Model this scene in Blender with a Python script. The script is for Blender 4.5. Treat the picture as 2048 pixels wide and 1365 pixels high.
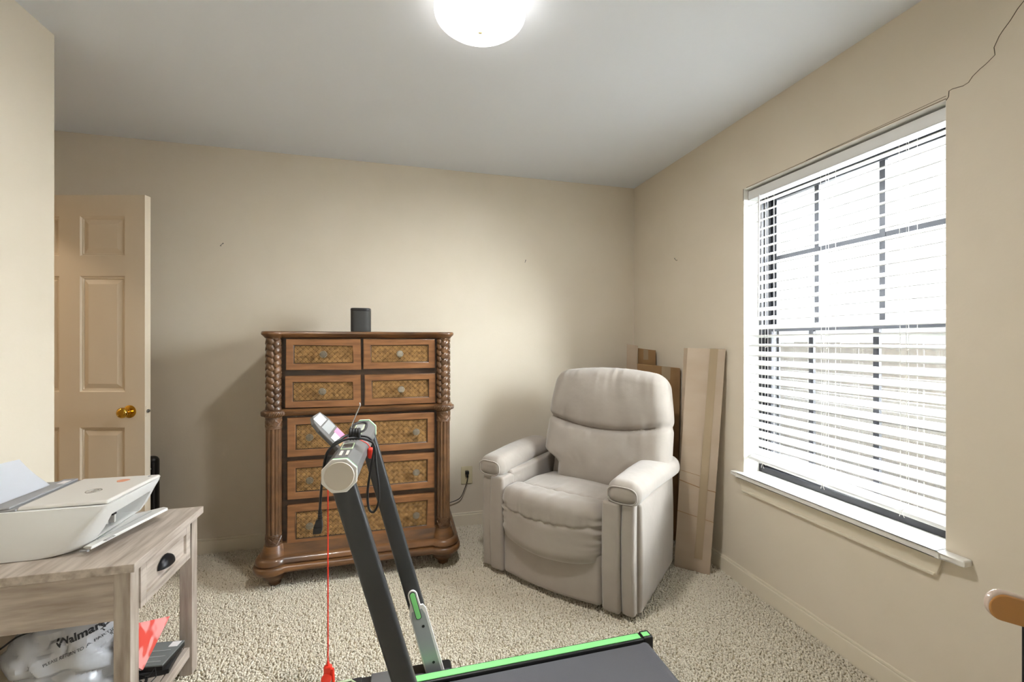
import bpy, bmesh, math, random
import numpy as np
from mathutils import Vector, Matrix, noise
from mathutils.bvhtree import BVHTree
random.seed(7); np.random.seed(7)
for o in list(bpy.data.objects): bpy.data.objects.remove(o)
S = bpy.context.scene
COL = S.collection
# ------------------------------------------------------------------ camera, world, light, exposure
YAW = math.radians(14.57); CH = 1.27; FPX = 854.0
cam = bpy.data.cameras.new('camera'); camo = bpy.data.objects.new('camera', cam); COL.objects.link(camo)
camo.location = (0, 0, CH); camo.rotation_euler = (math.pi/2, 0, -YAW)
cam.sensor_fit = 'HORIZONTAL'; cam.sensor_width = 36; cam.lens = FPX/2048*36; cam.clip_start = .02
S.camera = camo
S.view_settings.view_transform = 'Standard'; S.view_settings.look = 'None'
S.view_settings.gamma = 1; S.view_settings.use_curve_mapping = False
S.view_settings.exposure = 0.64
SKY = 1.5; SUNE = 118.0          # overcast sky outside the window
LAMP = 4.0; LAMPW = 13.5; HALLW = 6.0         # ceiling lamp: glass emission, downward light power
w = bpy.data.worlds.new('overcast_sky'); S.world = w; w.use_nodes = True
w.node_tree.nodes['Background'].inputs[0].default_value = (.93, .97, 1, 1)
w.node_tree.nodes['Background'].inputs[1].default_value = SKY
su = bpy.data.lights.new('overcast_daylight', 'SUN'); suo = bpy.data.objects.new('overcast_daylight', su); COL.objects.link(suo)
su.energy = SUNE; su.angle = math.radians(110); su.color = (.90, .955, 1.0)      # broad soft daylight on the window side of the house
suo.rotation_euler = Vector((-.86, .12, -.45)).to_track_quat('-Z', 'Y').to_euler()
# ------------------------------------------------------------------ room dimensions
XR, YB, XL, YL, ZC = 1.73, 2.935, -1.283, 2.02, 2.44
XA, YR = -2.03, -.55
WY0, WY1, WZ0, WZ1 = .997, 1.853, .585, 2.062
pl = bpy.data.lights.new('window_portal', 'AREA'); plo = bpy.data.objects.new('window_portal', pl); COL.objects.link(plo)
pl.shape = 'RECTANGLE'; pl.size = WZ1-WZ0; pl.size_y = WY1-WY0; pl.cycles.is_portal = True
plo.location = (1.97, (WY0+WY1)/2, (WZ0+WZ1)/2); plo.rotation_euler = (0, math.pi/2, 0)
# ------------------------------------------------------------------ helpers
F2 = Vector((math.sin(YAW), math.cos(YAW), 0)); R2 = Vector((math.cos(YAW), -math.sin(YAW), 0))
MW = {}
def s2l(c):
    c = c/255
    return c/12.92 if c <= .04045 else ((c+.055)/1.055)**2.4
def rgb(r, g, b): return (s2l(r), s2l(g), s2l(b), 1)
def setp(o, label=None, cat=None, group=None, kind=None):
    if label: o['label'] = label
    if cat: o['category'] = cat
    if group: o['group'] = group
    if kind: o['kind'] = kind
    return o
def thing(name, loc, label, cat, group=None, rz=0, kind=None):
    o = bpy.data.objects.new(name, None); COL.objects.link(o)
    o.location = loc; o.rotation_euler = (0, 0, rz); o.empty_display_size = .1
    MW[o.name] = Matrix.Translation(loc) @ Matrix.Rotation(rz, 4, 'Z')
    return setp(o, label, cat, group, kind)
def obj(name, bm, mat, parent=None, world=True, smooth=None, bevel=0, segs=2, sub=0, label=None, kind=None):
    if parent is not None and world and parent.name in MW: bm.transform(MW[parent.name].inverted())
    if parent is None or len(bm.verts) < 20000: bmesh.ops.recalc_face_normals(bm, faces=bm.faces)
    if smooth is not None:
        th = math.radians(smooth)
        for f in bm.faces: f.smooth = True
        for e in bm.edges:
            if len(e.link_faces) == 2 and e.calc_face_angle(0) > th: e.smooth = False
    me = bpy.data.meshes.new(name); bm.to_mesh(me); bm.free()
    o = bpy.data.objects.new(name, me); COL.objects.link(o)
    if mat is not None: me.materials.append(mat)
    if parent is not None:
        o.parent = parent
        if parent.name in MW: MW[o.name] = MW[parent.name]
    if bevel:
        m = o.modifiers.new('bevel', 'BEVEL'); m.width = bevel; m.segments = segs; m.limit_method = 'ANGLE'; m.angle_limit = .6
    if sub:
        m = o.modifiers.new('sub', 'SUBSURF'); m.levels = sub; m.render_levels = sub
    return setp(o, label, kind=kind)
def BM(): return bmesh.new()
def box(bm, x0, x1, y0, y1, z0, z1, M=None):
    v = [bm.verts.new((x, y, z)) for x in (x0, x1) for y in (y0, y1) for z in (z0, z1)]
    if M is not None:
        for q in v: q.co = M @ q.co
    for f in ((0,1,3,2), (4,6,7,5), (0,4,5,1), (2,3,7,6), (0,2,6,4), (1,5,7,3)): bm.faces.new([v[i] for i in f])
    return bm
def hexa(bm, b, t):
    """solid between two 4-point loops"""
    B = [bm.verts.new(p) for p in b]; T = [bm.verts.new(p) for p in t]; n = len(B)
    bm.faces.new(B[::-1]); bm.faces.new(T)
    for i in range(n): bm.faces.new((B[i], B[(i+1) % n], T[(i+1) % n], T[i]))
    return bm
def prism(bm, poly, z0, z1, M=None):
    return hexa(bm, [(M @ Vector((x, y, z0)) if M is not None else (x, y, z0)) for x, y in poly],
                [(M @ Vector((x, y, z1)) if M is not None else (x, y, z1)) for x, y in poly])
def tube(bm, pts, r, seg=8, cap=True, closed=False):
    pts = [Vector(p) for p in pts]; n = len(pts); rings = []; up = None
    for i, p in enumerate(pts):
        if closed: d = pts[(i+1) % n]-pts[i-1]
        else: d = pts[min(i+1, n-1)]-pts[max(i-1, 0)]
        d.normalize()
        if up is None: up = d.orthogonal().normalized()
        up = (up-d*up.dot(d)); up = up.normalized() if up.length > 1e-6 else d.orthogonal().normalized()
        s = d.cross(up); rr = r[i] if isinstance(r, (list, tuple)) else r
        rings.append([bm.verts.new(p+(up*math.cos(a)+s*math.sin(a))*rr) for a in [k*2*math.pi/seg for k in range(seg)]])
    for i in range(n if closed else n-1):
        A, B = rings[i], rings[(i+1) % n]
        for k in range(seg): bm.faces.new((A[k], A[(k+1) % seg], B[(k+1) % seg], B[k]))
    if cap and not closed: bm.faces.new(rings[0][::-1]); bm.faces.new(rings[-1])
    return bm
def smoothpts(pts, n=6):
    P = [Vector(p) for p in pts]; out = []
    for i in range(len(P)-1):
        a, b, c, d = P[max(i-1, 0)], P[i], P[i+1], P[min(i+2, len(P)-1)]
        for k in range(n):
            t = k/n; out.append(.5*((2*b)+(c-a)*t+(2*a-5*b+4*c-d)*t*t+(3*b-a-3*c+d)*t**3))
    out.append(P[-1]); return out
def lathe(bm, prof, c=(0, 0, 0), seg=24, M=None, mod=None):
    rings = []
    for r, z in prof:
        ring = []
        for k in range(seg):
            a = k*2*math.pi/seg; rr = r*(mod(a, z) if mod else 1)
            p = Vector((rr*math.cos(a), rr*math.sin(a), z))
            if M is not None: p = M @ p
            ring.append(bm.verts.new(p+Vector(c)))
        rings.append(ring)
    for A, B in zip(rings, rings[1:]):
        for k in range(seg): bm.faces.new((A[k], A[(k+1) % seg], B[(k+1) % seg], B[k]))
    bm.faces.new(rings[0][::-1]); bm.faces.new(rings[-1])
    return bm
def roundbox(bm, h, r, n=(6, 6, 6), fn=None, c=(0, 0, 0), es=4):
    ax = []
    for i in range(3):
        a = [-(h[i]-r)+2*(h[i]-r)*k/n[i] for k in range(n[i]+1)]
        e = [h[i]-r+r*math.tan((k+1)/es*math.pi/4) for k in range(es)]
        ax.append([-q for q in e[::-1]]+a+e)
    cache = {}
    def vert(p):
        key = tuple(round(q, 6) for q in p)
        if key not in cache:
            P = Vector(p); I = Vector([max(-(h[i]-r), min(h[i]-r, p[i])) for i in range(3)]); d = P-I
            if d.length > 1e-9: P = I+d.normalized()*r
            if fn: P = Vector(fn(P))
            cache[key] = bm.verts.new(P+Vector(c))
        return cache[key]
    for d in range(3):
        u, v = (d+1) % 3, (d+2) % 3
        for s in (-1, 1):
            for i in range(len(ax[u])-1):
                for j in range(len(ax[v])-1):
                    q = []
                    for a, b in ((i, j), (i+1, j), (i+1, j+1), (i, j+1)):
                        p = [0, 0, 0]; p[d] = s*h[d]; p[u] = ax[u][a]; p[v] = ax[v][b]; q.append(vert(p))
                    if s < 0: q = q[::-1]
                    if len(set(q)) == 4: bm.faces.new(q)
    return bm
def ray(px, py):
    u = (px-1024)/FPX; v = -(py-682.5)/FPX
    return R2*u+F2+Vector((0, 0, v))
def at(px, py, z): return Vector((0, 0, CH))+ray(px, py)*z
def onX(px, py, X): d = ray(px, py); return Vector((0, 0, CH))+d*(X/d.x)
def onY(px, py, Y): d = ray(px, py); return Vector((0, 0, CH))+d*(Y/d.y)
def onZ(px, py, Z): d = ray(px, py); return Vector((0, 0, CH))+d*((Z-CH)/d.z)
def textmesh(body, size, shear=0, align='CENTER', bold=0):
    c = bpy.data.curves.new('t', 'FONT'); c.body = body; c.size = size; c.shear = shear; c.align_x = align; c.align_y = 'CENTER'; c.offset = bold
    o = bpy.data.objects.new('t', c); COL.objects.link(o)
    dg = bpy.context.evaluated_depsgraph_get(); me = bpy.data.meshes.new_from_object(o.evaluated_get(dg))
    bpy.data.objects.remove(o); bm = bmesh.new(); bm.from_mesh(me); bpy.data.meshes.remove(me); bpy.data.curves.remove(c)
    return bm
# ------------------------------------------------------------------ materials
MAT = {}
def mat(name, col, rough=.5, metal=0, col2=None, nscale=8, stretch=(1, 1, 1), detail=4, lo=.35, hi=.65, bump=0, bscale=60, bdist=.002, spec=.5, emit=0, trans=0, alpha=1, sheen=0, coat=0, bstretch=None, sub=0):
    m = bpy.data.materials.new(name); m.use_nodes = True; nt = m.node_tree; N = nt.nodes; L = nt.links
    b = N['Principled BSDF']; I = b.inputs
    I['Base Color'].default_value = col; I['Roughness'].default_value = rough; I['Metallic'].default_value = metal
    I['Specular IOR Level'].default_value = spec; I['Alpha'].default_value = alpha
    I['Sheen Weight'].default_value = sheen; I['Coat Weight'].default_value = coat; I['Transmission Weight'].default_value = trans
    if sub: I['Subsurface Weight'].default_value = sub
    if emit: I['Emission Color'].default_value = col; I['Emission Strength'].default_value = emit
    tc = N.new('ShaderNodeTexCoord')
    def tex(sc, st, det):
        mp = N.new('ShaderNodeMapping'); mp.inputs['Scale'].default_value = st; L.new(tc.outputs['Object'], mp.inputs['Vector'])
        n = N.new('ShaderNodeTexNoise'); n.inputs['Scale'].default_value = sc; n.inputs['Detail'].default_value = det; L.new(mp.outputs[0], n.inputs['Vector'])
        return n
    if col2:
        n = tex(nscale, stretch, detail); r = N.new('ShaderNodeValToRGB'); e = r.color_ramp.elements
        e[0].position = lo; e[1].position = hi; e[0].color = col; e[1].color = col2
        L.new(n.outputs['Fac'], r.inputs[0]); L.new(r.outputs[0], I['Base Color'])
    if bump:
        n = tex(bscale, bstretch or (1, 1, 1), 3); bp = N.new('ShaderNodeBump'); bp.inputs['Strength'].default_value = bump; bp.inputs['Distance'].default_value = bdist
        L.new(n.outputs['Fac'], bp.inputs['Height']); L.new(bp.outputs[0], I['Normal'])
    MAT[name] = m; return m
wallM = mat('wall_paint', rgb(222, 211, 193), .7, col2=rgb(219, 208, 189), nscale=3, bump=.25, bscale=90, bdist=.0015, spec=.25)
ceilM = mat("ceiling_paint", rgb(233, 236, 241), .85, bump=.3, bscale=40, bdist=.0015, spec=.15)
trimM = mat('trim_paint', rgb(226, 216, 196), .45, spec=.35)
whiteTrimM = mat('white_trim_paint', rgb(238, 235, 228), .4, spec=.4)
floorM = mat('carpet_backing', rgb(160, 149, 124), .95, spec=.05)
carpetM = mat('carpet_pile', rgb(230, 222, 206), .95, col2=rgb(208, 198, 178), nscale=220, detail=1, spec=.03, sheen=.2)
doorM = mat('door_paint', rgb(230, 216, 194), .5, spec=.3)
brassM = mat('polished_brass', rgb(214, 170, 70), .12, 1)
steelM = mat('steel', rgb(170, 168, 165), .3, 1)
blindM = mat('blind_white', rgb(232, 232, 231), .4, spec=.4, sub=0)
blindTapeM = mat('blind_cord', rgb(238, 236, 230), .8)
bronzeM = mat('dark_window_frame', rgb(52, 52, 56), .45, .3)
crackM = mat('crack_shadow', rgb(92, 80, 62), .95)
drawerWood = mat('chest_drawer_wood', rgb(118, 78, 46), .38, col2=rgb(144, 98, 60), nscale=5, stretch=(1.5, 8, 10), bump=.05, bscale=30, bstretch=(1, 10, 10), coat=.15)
caseWood = mat('chest_case_wood', rgb(58, 43, 32), .34, col2=rgb(78, 58, 42), nscale=5, stretch=(2, 6, 8), coat=.2)
columnWood = mat('chest_column_wood', rgb(80, 56, 37), .32, col2=rgb(108, 76, 48), nscale=14, coat=.25)
mouldWood = mat('chest_mould_wood', rgb(78, 54, 35), .34, col2=rgb(120, 82, 48), nscale=4, stretch=(1.5, 6, 8), coat=.25)
weaveM = mat('woven_strip', rgb(126, 92, 52), .45, col2=rgb(190, 148, 92), nscale=45, detail=3, lo=.3, hi=.7)
weaveBackM = mat('woven_backing', rgb(42, 27, 15), .8)
pewterM = mat('aged_pewter', rgb(150, 140, 122), .5, .6)
pewterDarkM = mat('dark_pewter', rgb(44, 38, 32), .6, .4)
fabricM = mat('recliner_microfibre', rgb(166, 157, 147), .85, col2=rgb(157, 148, 138), nscale=5, bump=.18, bscale=22, bdist=.006, spec=.15, sheen=.4)
seamM = mat('seam_thread', rgb(120, 108, 96), .9)
cardM = mat('cardboard', rgb(180, 162, 142), .85, col2=rgb(176, 157, 136), nscale=4, stretch=(1, 1, 3), spec=.15)
cardDarkM = mat('cardboard_inside', rgb(150, 118, 82), .85, col2=rgb(138, 106, 72), nscale=6, spec=.15)
tapeM = mat('packing_tape', rgb(160, 140, 112), .25, spec=.5)
blackM = mat('black_plastic', rgb(22, 22, 23), .4)
rubberM = mat('black_rubber', rgb(18, 18, 19), .55)
grilleM = mat('speaker_grille', rgb(58, 57, 54), .7, bump=.5, bscale=900, bdist=.0006)
postM = mat('dark_steel_tube', rgb(62, 63, 64), .38, .5)
consoleM = mat('console_grey', rgb(100, 99, 98), .45)
consoleDarkM = mat('console_dark', rgb(52, 52, 53), .4)
capM = mat('pale_plastic', rgb(214, 205, 192), .5)
capRimM = mat('white_plastic_rim', rgb(236, 233, 228), .4)
greenM = mat('green_plastic', rgb(140, 224, 138), .45)
paleGreenM = mat('pale_green_trim', rgb(205, 222, 184), .5)
silverM = mat('silver_plastic', rgb(176, 180, 181), .35, .3)
beltM = mat('running_belt', rgb(92, 91, 95), .7, bump=.6, bscale=420, bdist=.001, spec=.25)
redM = mat('red_plastic', rgb(228, 52, 30), .35)
oakM = mat('grey_oak', rgb(148, 133, 120), .6, col2=rgb(186, 173, 161), nscale=3.2, stretch=(1.6, 14, 14), detail=7, lo=.3, hi=.62, bump=.1, bscale=10, bstretch=(1, 18, 18))
oakYM = mat('grey_oak_cross', rgb(150, 136, 123), .6, col2=rgb(192, 180, 168), nscale=3.2, stretch=(14, 1.6, 14), detail=7, lo=.3, hi=.62, bump=.1, bscale=10, bstretch=(18, 1, 18))
oakZM = mat('grey_oak_upright', rgb(142, 127, 114), .6, col2=rgb(180, 168, 155), nscale=3.2, stretch=(14, 14, 1.6), detail=7, lo=.3, hi=.62, bump=.1, bscale=10, bstretch=(18, 18, 1))
printerM = mat('printer_white', rgb(232, 231, 228), .35, spec=.45)
printerLidM = mat('printer_lid', rgb(214, 210, 204), .4)
printerGreyM = mat('printer_grey', rgb(150, 150, 152), .5)
paperM = mat('paper', rgb(240, 242, 248), .8)
logoM = mat('logo_grey', rgb(140, 134, 124), .35, .4)
orangeM = mat('orange_sticker', rgb(214, 150, 120), .6)
bagM = mat('bag_plastic', rgb(180, 180, 183), .25, spec=.5, bump=.6, bscale=14, bdist=.01, trans=.0)
inkM = mat('black_ink', rgb(34, 34, 38), .6)
magRedM = mat('magazine_red', rgb(222, 80, 68), .3, col2=rgb(238, 160, 156), nscale=16, lo=.47, hi=.53, detail=1)
tealM = mat('teal_print', rgb(166, 216, 208), .4, col2=rgb(240, 240, 228), nscale=18, lo=.45, hi=.6)
stickerM = mat('sticker_white', rgb(240, 236, 236), .5)
pinkM = mat('sticker_pink', rgb(220, 130, 160), .5)
tanPrintM = mat('sticker_tan', rgb(206, 176, 128), .5)
cablM = mat('cable_black', rgb(24, 24, 25), .42)
outletM = mat('outlet_ivory', rgb(214, 203, 168), .4)
gunM = mat('gunmetal', rgb(72, 73, 76), .35, .7)
walnutM = mat('brown_wood', rgb(186, 132, 70), .35, coat=.2)
walnutLitM = mat('brown_wood_lit_rim', rgb(206, 186, 172), .35, coat=.2)  # pale tone is window light on the rim, put into the colour
def glass_material():
    m = bpy.data.materials.new('window_glass'); m.use_nodes = True; nt = m.node_tree; N = nt.nodes; L = nt.links
    N.remove(N['Principled BSDF']); t = N.new('ShaderNodeBsdfTransparent'); t.inputs[0].default_value = (.96, .97, .97, 1)
    g_ = N.new('ShaderNodeBsdfGlossy'); g_.inputs['Roughness'].default_value = .02; mx = N.new('ShaderNodeMixShader'); mx.inputs[0].default_value = .05
    L.new(t.outputs[0], mx.inputs[1]); L.new(g_.outputs[0], mx.inputs[2]); L.new(mx.outputs[0], N['Material Output'].inputs[0]); return m
glassM = glass_material()
clearM = mat('clear_plastic', rgb(120, 124, 124), .15, spec=.6)
fenceM = mat('weathered_fence', rgb(116, 110, 103), .9, col2=rgb(102, 96, 90), nscale=3, stretch=(1, 12, 1))
lampM = mat('lit_opal_glass', (1, .98, .95, 1), .3, emit=LAMP)
# insect screen: fine mesh, partly open
def screen_material():
    m = bpy.data.materials.new('insect_screen'); m.use_nodes = True; nt = m.node_tree; N = nt.nodes; L = nt.links
    b = N['Principled BSDF']; b.inputs['Base Color'].default_value = rgb(120, 120, 122); b.inputs['Roughness'].default_value = .8
    b.inputs['Alpha'].default_value = .3
    return m
screenM = screen_material()
# ------------------------------------------------------------------ room shell
bm = BM(); box(bm, -3.2, XR+.2, YR, YB+.02, -.12, -.006)
floor = setp(obj('floor', bm, floorM), 'beige carpeted floor of the room', 'floor', kind='structure')
bm = BM(); box(bm, -3.2, XR+.2, YR, YB+.1, ZC, ZC+.1)
setp(obj('ceiling', bm, ceilM), 'pale grey-white textured ceiling', 'ceiling', kind='structure')
bm = BM(); box(bm, -3.2, XR+.22, YB, YB+.1, -.1, ZC)
wall_back = setp(obj('wall_back', bm, wallM), 'tan painted wall behind the chest of drawers', 'wall', kind='structure')
bm = BM(); T = XR+.22
box(bm, XR, T, YR, WY0, -.1, ZC); box(bm, XR, T, WY1, YB, -.1, ZC)
box(bm, XR, T, WY0, WY1, -.1, WZ0-.022); box(bm, XR, T, WY0, WY1, WZ1, ZC)
wall_right = setp(obj('wall_right', bm, wallM), 'tan painted wall with the window and a ceiling crack', 'wall', kind='structure')
bm = BM(); box(bm, XA, XL, YR, YL, -.1, ZC)
setp(obj('wall_left', bm, wallM), 'tan wall end beside the printer table, outside corner', 'wall', kind='structure')
bm = BM(); box(bm, -3.2, XR, YR-.1, YR, -.1, ZC)
setp(obj('wall_rear', bm, whiteTrimM), 'unseen wall opposite the chest of drawers, made white to bounce light', 'wall', kind='structure')  # out of view; white and set close to bounce light back into the room
# doorway wall at the left of the entry and the hall beyond it
bm = BM(); box(bm, XA-.1, XA, YL, YL+.05, -.1, ZC); box(bm, XA-.1, XA, 2.84, YB, -.1, ZC); box(bm, XA-.1, XA, YL+.05, 2.84, 2.05, ZC)
setp(obj('wall_entry', bm, wallM), 'tan wall around the entry doorway', 'wall', kind='structure')
bm = BM(); box(bm, -3.3, -3.2, YR, YB+.1, -.1, ZC); box(bm, -3.2, XA-.1, YL-.5, YL-.4, -.1, ZC)
setp(obj('wall_hall', bm, wallM), 'tan hallway wall beyond the entry doorway', 'wall', kind='structure')
def base_profile(bm, x0, x1, y0, y1, axis):
    if axis == 'y':   # runs along x in front of plane y1
        box(bm, x0, x1, y1-.013, y1, -.006, .075); box(bm, x0, x1, y1-.008, y1, .075, .088)
    else:
        box(bm, x1-.013, x1, y0, y1, -.006, .075); box(bm, x1-.008, x1, y0, y1, .075, .088)
bm = BM(); base_profile(bm, XA, XR-.013, 0, YB, 'y')
setp(obj('baseboard_back', bm, trimM, bevel=.003), 'cream baseboard along the wall behind the chest', 'baseboard', kind='structure')
bm = BM(); base_profile(bm, 0, XR, YR, YB, 'x')
setp(obj('baseboard_right', bm, trimM, bevel=.003), 'cream baseboard under the window wall', 'baseboard', kind='structure')
bm = BM(); box(bm, XL, XL+.013, YR, YL, -.006, .085); box(bm, XA, XL+.013, YL, YL+.013, -.006, .085)
setp(obj('baseboard_left', bm, trimM, bevel=.003), 'cream baseboard around the wall end by the table', 'baseboard', kind='structure')
# crack in the wall paint (thin dark tubes, the groove's shade put into their colour)
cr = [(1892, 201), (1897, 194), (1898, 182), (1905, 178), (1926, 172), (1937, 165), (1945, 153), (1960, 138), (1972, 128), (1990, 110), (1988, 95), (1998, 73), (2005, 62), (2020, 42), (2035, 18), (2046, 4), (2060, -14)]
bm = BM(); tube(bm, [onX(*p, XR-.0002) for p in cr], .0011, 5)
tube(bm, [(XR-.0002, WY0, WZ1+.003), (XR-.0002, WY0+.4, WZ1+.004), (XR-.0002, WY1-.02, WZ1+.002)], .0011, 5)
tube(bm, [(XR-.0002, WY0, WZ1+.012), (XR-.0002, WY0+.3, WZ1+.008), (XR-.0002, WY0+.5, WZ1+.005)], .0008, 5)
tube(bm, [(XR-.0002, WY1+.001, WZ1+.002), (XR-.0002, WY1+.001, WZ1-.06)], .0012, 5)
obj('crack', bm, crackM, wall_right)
# ------------------------------------------------------------------ carpet pile
def carpet():
    sp = .0078
    xs = np.arange(-1.95, XR-.012, sp); ys = np.arange(YR+.004, YB-.012, sp)
    X, Y = np.meshgrid(xs, ys); X = X.ravel(); Y = Y.ravel()
    X = X+np.random.uniform(-.45, .45, X.size)*sp; Y = Y+np.random.uniform(-.45, .45, Y.size)*sp
    zc = X*F2.x+Y*F2.y; xc = X*R2.x+Y*R2.y
    ok = (X > XL+.014) & (X < XR-.014) & (Y < YB-.014)
    ok |= (Y > YL+.014) & (X <= XL+.014) & (X > -1.95) & (Y < YB-.014)
    X, Y = X[ok], Y[ok]; n = X.size
    ang = np.random.uniform(0, 2*np.pi, n); h = np.random.uniform(.0055, .0135, n); rad = np.random.uniform(.0034, .0053, n)
    lean = np.random.uniform(0, .006, n); la = np.random.uniform(0, 2*np.pi, n)
    V = np.zeros((n, 9, 3), np.float32)
    for k in range(4):
        a = ang+k*np.pi/2
        V[:, k] = np.stack([X+np.cos(a)*rad*.75, Y+np.sin(a)*rad*.75, np.full(n, -.0075)], 1)
        V[:, 4+k] = np.stack([X+np.cos(a)*rad+np.cos(la)*lean*.7, Y+np.sin(a)*rad+np.sin(la)*lean*.7, -.0075+h*.72], 1)
    V[:, 8] = np.stack([X+np.cos(la)*lean, Y+np.sin(la)*lean, -.0075+h], 1)
    tri = []
    for k in range(4):
        j = (k+1) % 4; tri += [(k, j, 4+j), (k, 4+j, 4+k), (4+k, 4+j, 8)]
    tri = np.array(tri); I = (tri[None]+(np.arange(n)*9)[:, None, None]).reshape(-1)
    me = bpy.data.meshes.new('carpet_pile'); me.vertices.add(n*9); me.vertices.foreach_set('co', V.reshape(-1))
    nf = n*12; me.loops.add(nf*3); me.loops.foreach_set('vertex_index', I.astype(np.int32))
    me.polygons.add(nf); me.polygons.foreach_set('loop_start', np.arange(0, nf*3, 3, dtype=np.int32)); me.polygons.foreach_set('loop_total', np.full(nf, 3, np.int32))
    me.polygons.foreach_set('use_smooth', np.ones(nf, bool))
    me.update(); me.validate(); me.materials.append(carpetM)
    o = bpy.data.objects.new('carpet_pile', me); COL.objects.link(o); o.parent = floor; o['kind'] = 'stuff'
carpet()
# ------------------------------------------------------------------ window
win = thing('window_1', (XR, (WY0+WY1)/2, WZ0), 'dark-framed double-hung window with dividing bars', 'window', kind='structure')
bm = BM()
fx0, fx1 = 1.826, 1.945
for (y0, y1, z0, z1) in ((WY0, WY0+.022, WZ0, WZ1), (WY1-.022, WY1, WZ0, WZ1), (WY0+.022, WY1-.022, WZ0, WZ0+.03), (WY0+.022, WY1-.022, WZ1-.03, WZ1)): box(bm, fx0, fx1, y0, y1, z0, z1)
for y in (WY0+.022, WY1-.030):          # stepped tracks in the jamb
    for x in (1.84, 1.866, 1.896, 1.925): box(bm, x, x+.008, y, y+.008, WZ0+.03, WZ1-.03)
obj('window_frame', bm, bronzeM, win, bevel=.002)
ZM = 1.335
def sash(x, z0, z1, zb, name):
    bm = BM(); y0, y1 = WY0+.03, WY1-.03
    box(bm, x, x+.026, y0, y0+.028, z0, z1); box(bm, x, x+.026, y1-.028, y1, z0, z1)
    box(bm, x, x+.026, y0+.028, y1-.028, z0, z0+.032); box(bm, x, x+.026, y0+.028, y1-.028, z1-.03, z1)
    s = obj(name, bm, bronzeM, win, bevel=.002)
    for yy in (1.578, 1.296):
        bm = BM(); box(bm, x+.004, x+.018, yy-.011, yy+.011, z0+.032, z1-.03); obj('glazing_bar', bm, bronzeM, s)
    bm = BM(); box(bm, x+.005, x+.017, y0+.028, y1-.028, zb-.011, zb+.011); obj('glazing_bar', bm, bronzeM, s)
    ye = [y0+.028, 1.296, 1.578, y1-.028]; ze = [z0+.032, zb, z1-.03]
    for i in range(3):
        for j in range(2):
            bm = BM(); box(bm, x+.010, x+.012, ye[i], ye[i+1], ze[j], ze[j+1]); obj('pane', bm, glassM, s)
sash(1.848, WZ0+.03, ZM+.015, .957, 'lower_sash'); sash(1.882, ZM-.015, WZ1-.03, 1.70, 'upper_sash')
bm = BM(); box(bm, 1.93, 1.931, WY0+.022, WY1-.022, WZ0+.03, ZM); obj('insect_screen', bm, screenM, win)
# white painted reveal lining
bm = BM(); box(bm, XR+.001, fx0, WY1-.002, WY1+.001, WZ0, WZ1); box(bm, XR+.001, fx0, WY0-.001, WY0+.002, WZ0, WZ1); box(bm, XR+.001, fx0, WY0, WY1, WZ1-.002, WZ1+.001)
obj('reveal_lining', bm, whiteTrimM, win)
bm = BM(); box(bm, 1.69, fx0+.01, WY0, WY1, WZ0-.022, WZ0); box(bm, 1.69, XR, WY0-.068, WY0, WZ0-.022, WZ0); box(bm, 1.69, XR, WY1, WY1+.05, WZ0-.022, WZ0)
bmesh.ops.remove_doubles(bm, verts=bm.verts, dist=1e-5)
obj('window_sill', bm, whiteTrimM, win, bevel=.006, segs=3)
bm = BM()
hexa(bm, [(XR, WY0+.0, .562), (XR, WY1+.02, .562), (XR, WY1+.0, .492), (XR, WY0+.02, .492)], [(XR-.016, WY0+.0, .562), (XR-.016, WY1+.02, .562), (XR-.010, WY1+.0, .492), (XR-.010, WY0+.02, .492)])
hexa(bm, [(XR, WY0+.022, .499), (XR, WY1-.002, .499), (XR, WY1-.006, .488), (XR, WY0+.026, .488)], [(XR-.017, WY0+.022, .499), (XR-.017, WY1-.002, .499), (XR-.017, WY1-.006, .488), (XR-.017, WY0+.026, .488)])
obj('window_apron', bm, trimM, win, bevel=.002)
# outside: weathered fence seen through the lower panes
fence = thing('fence', (4.6, 2.6, -.3), 'weathered pale board fence outside the window', 'fence')
brd = None
for i in range(34):
    y = -.6+i*.19
    if brd is None:
        bm = BM(); box(bm, 4.6, 4.62, y, y+.18, -.3, 1.25); brd = obj('board', bm, fenceM, fence); y00 = y
    else:
        c = brd.copy(); COL.objects.link(c); c.location = (random.uniform(-.006, .006), y-y00, random.uniform(-.01, .01))
for z in (0., .9):
    bm = BM(); box(bm, 4.56, 4.598, -.6, 5.86, z, z+.09); obj('rail', bm, fenceM, fence)
bm = BM(); box(bm, 1.96, 9, -6, 10, -.4, -.3)
setp(obj('ground', bm, mat('outside_ground', rgb(112, 114, 98), .95)), 'pale ground outside the window', 'ground', kind='structure')
# ------------------------------------------------------------------ blind
bl = thing('window_blind', (1.782, (WY0+WY1)/2, .66), 'white slatted venetian blind hanging in the window', 'blind')
bm = BM(); by0, by1 = WY0+.006, WY1-.006
for a in ((1.755, 1.81, 2.005, 2.008), (1.755, 1.757, 2.005, 2.050), (1.808, 1.81, 2.005, 2.050)): box(bm, a[0], a[1], by0, by1, a[2], a[3])
obj('headrail', bm, blindM, bl, bevel=.001)
def slat_mesh():
    bm = BM(); n = 6
    top = []; bot = []
    for i in range(n+1):
        u = -0.025+.05*i/n; h = .0020*(1-(u/.025)**2)
        top.append((u, h+.0018)); bot.append((u, h-.0018))
    poly = top+bot[::-1]
    L = by1-by0
    hexa(bm, [(x, -L/2, z) for x, z in poly], [(x, L/2, z) for x, z in poly])
    return bm
SLZ = 1.978; SP = .0456; NS = 29
s0 = obj('slat', slat_mesh(), blindM, bl, world=False)
tilts = {}
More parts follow.
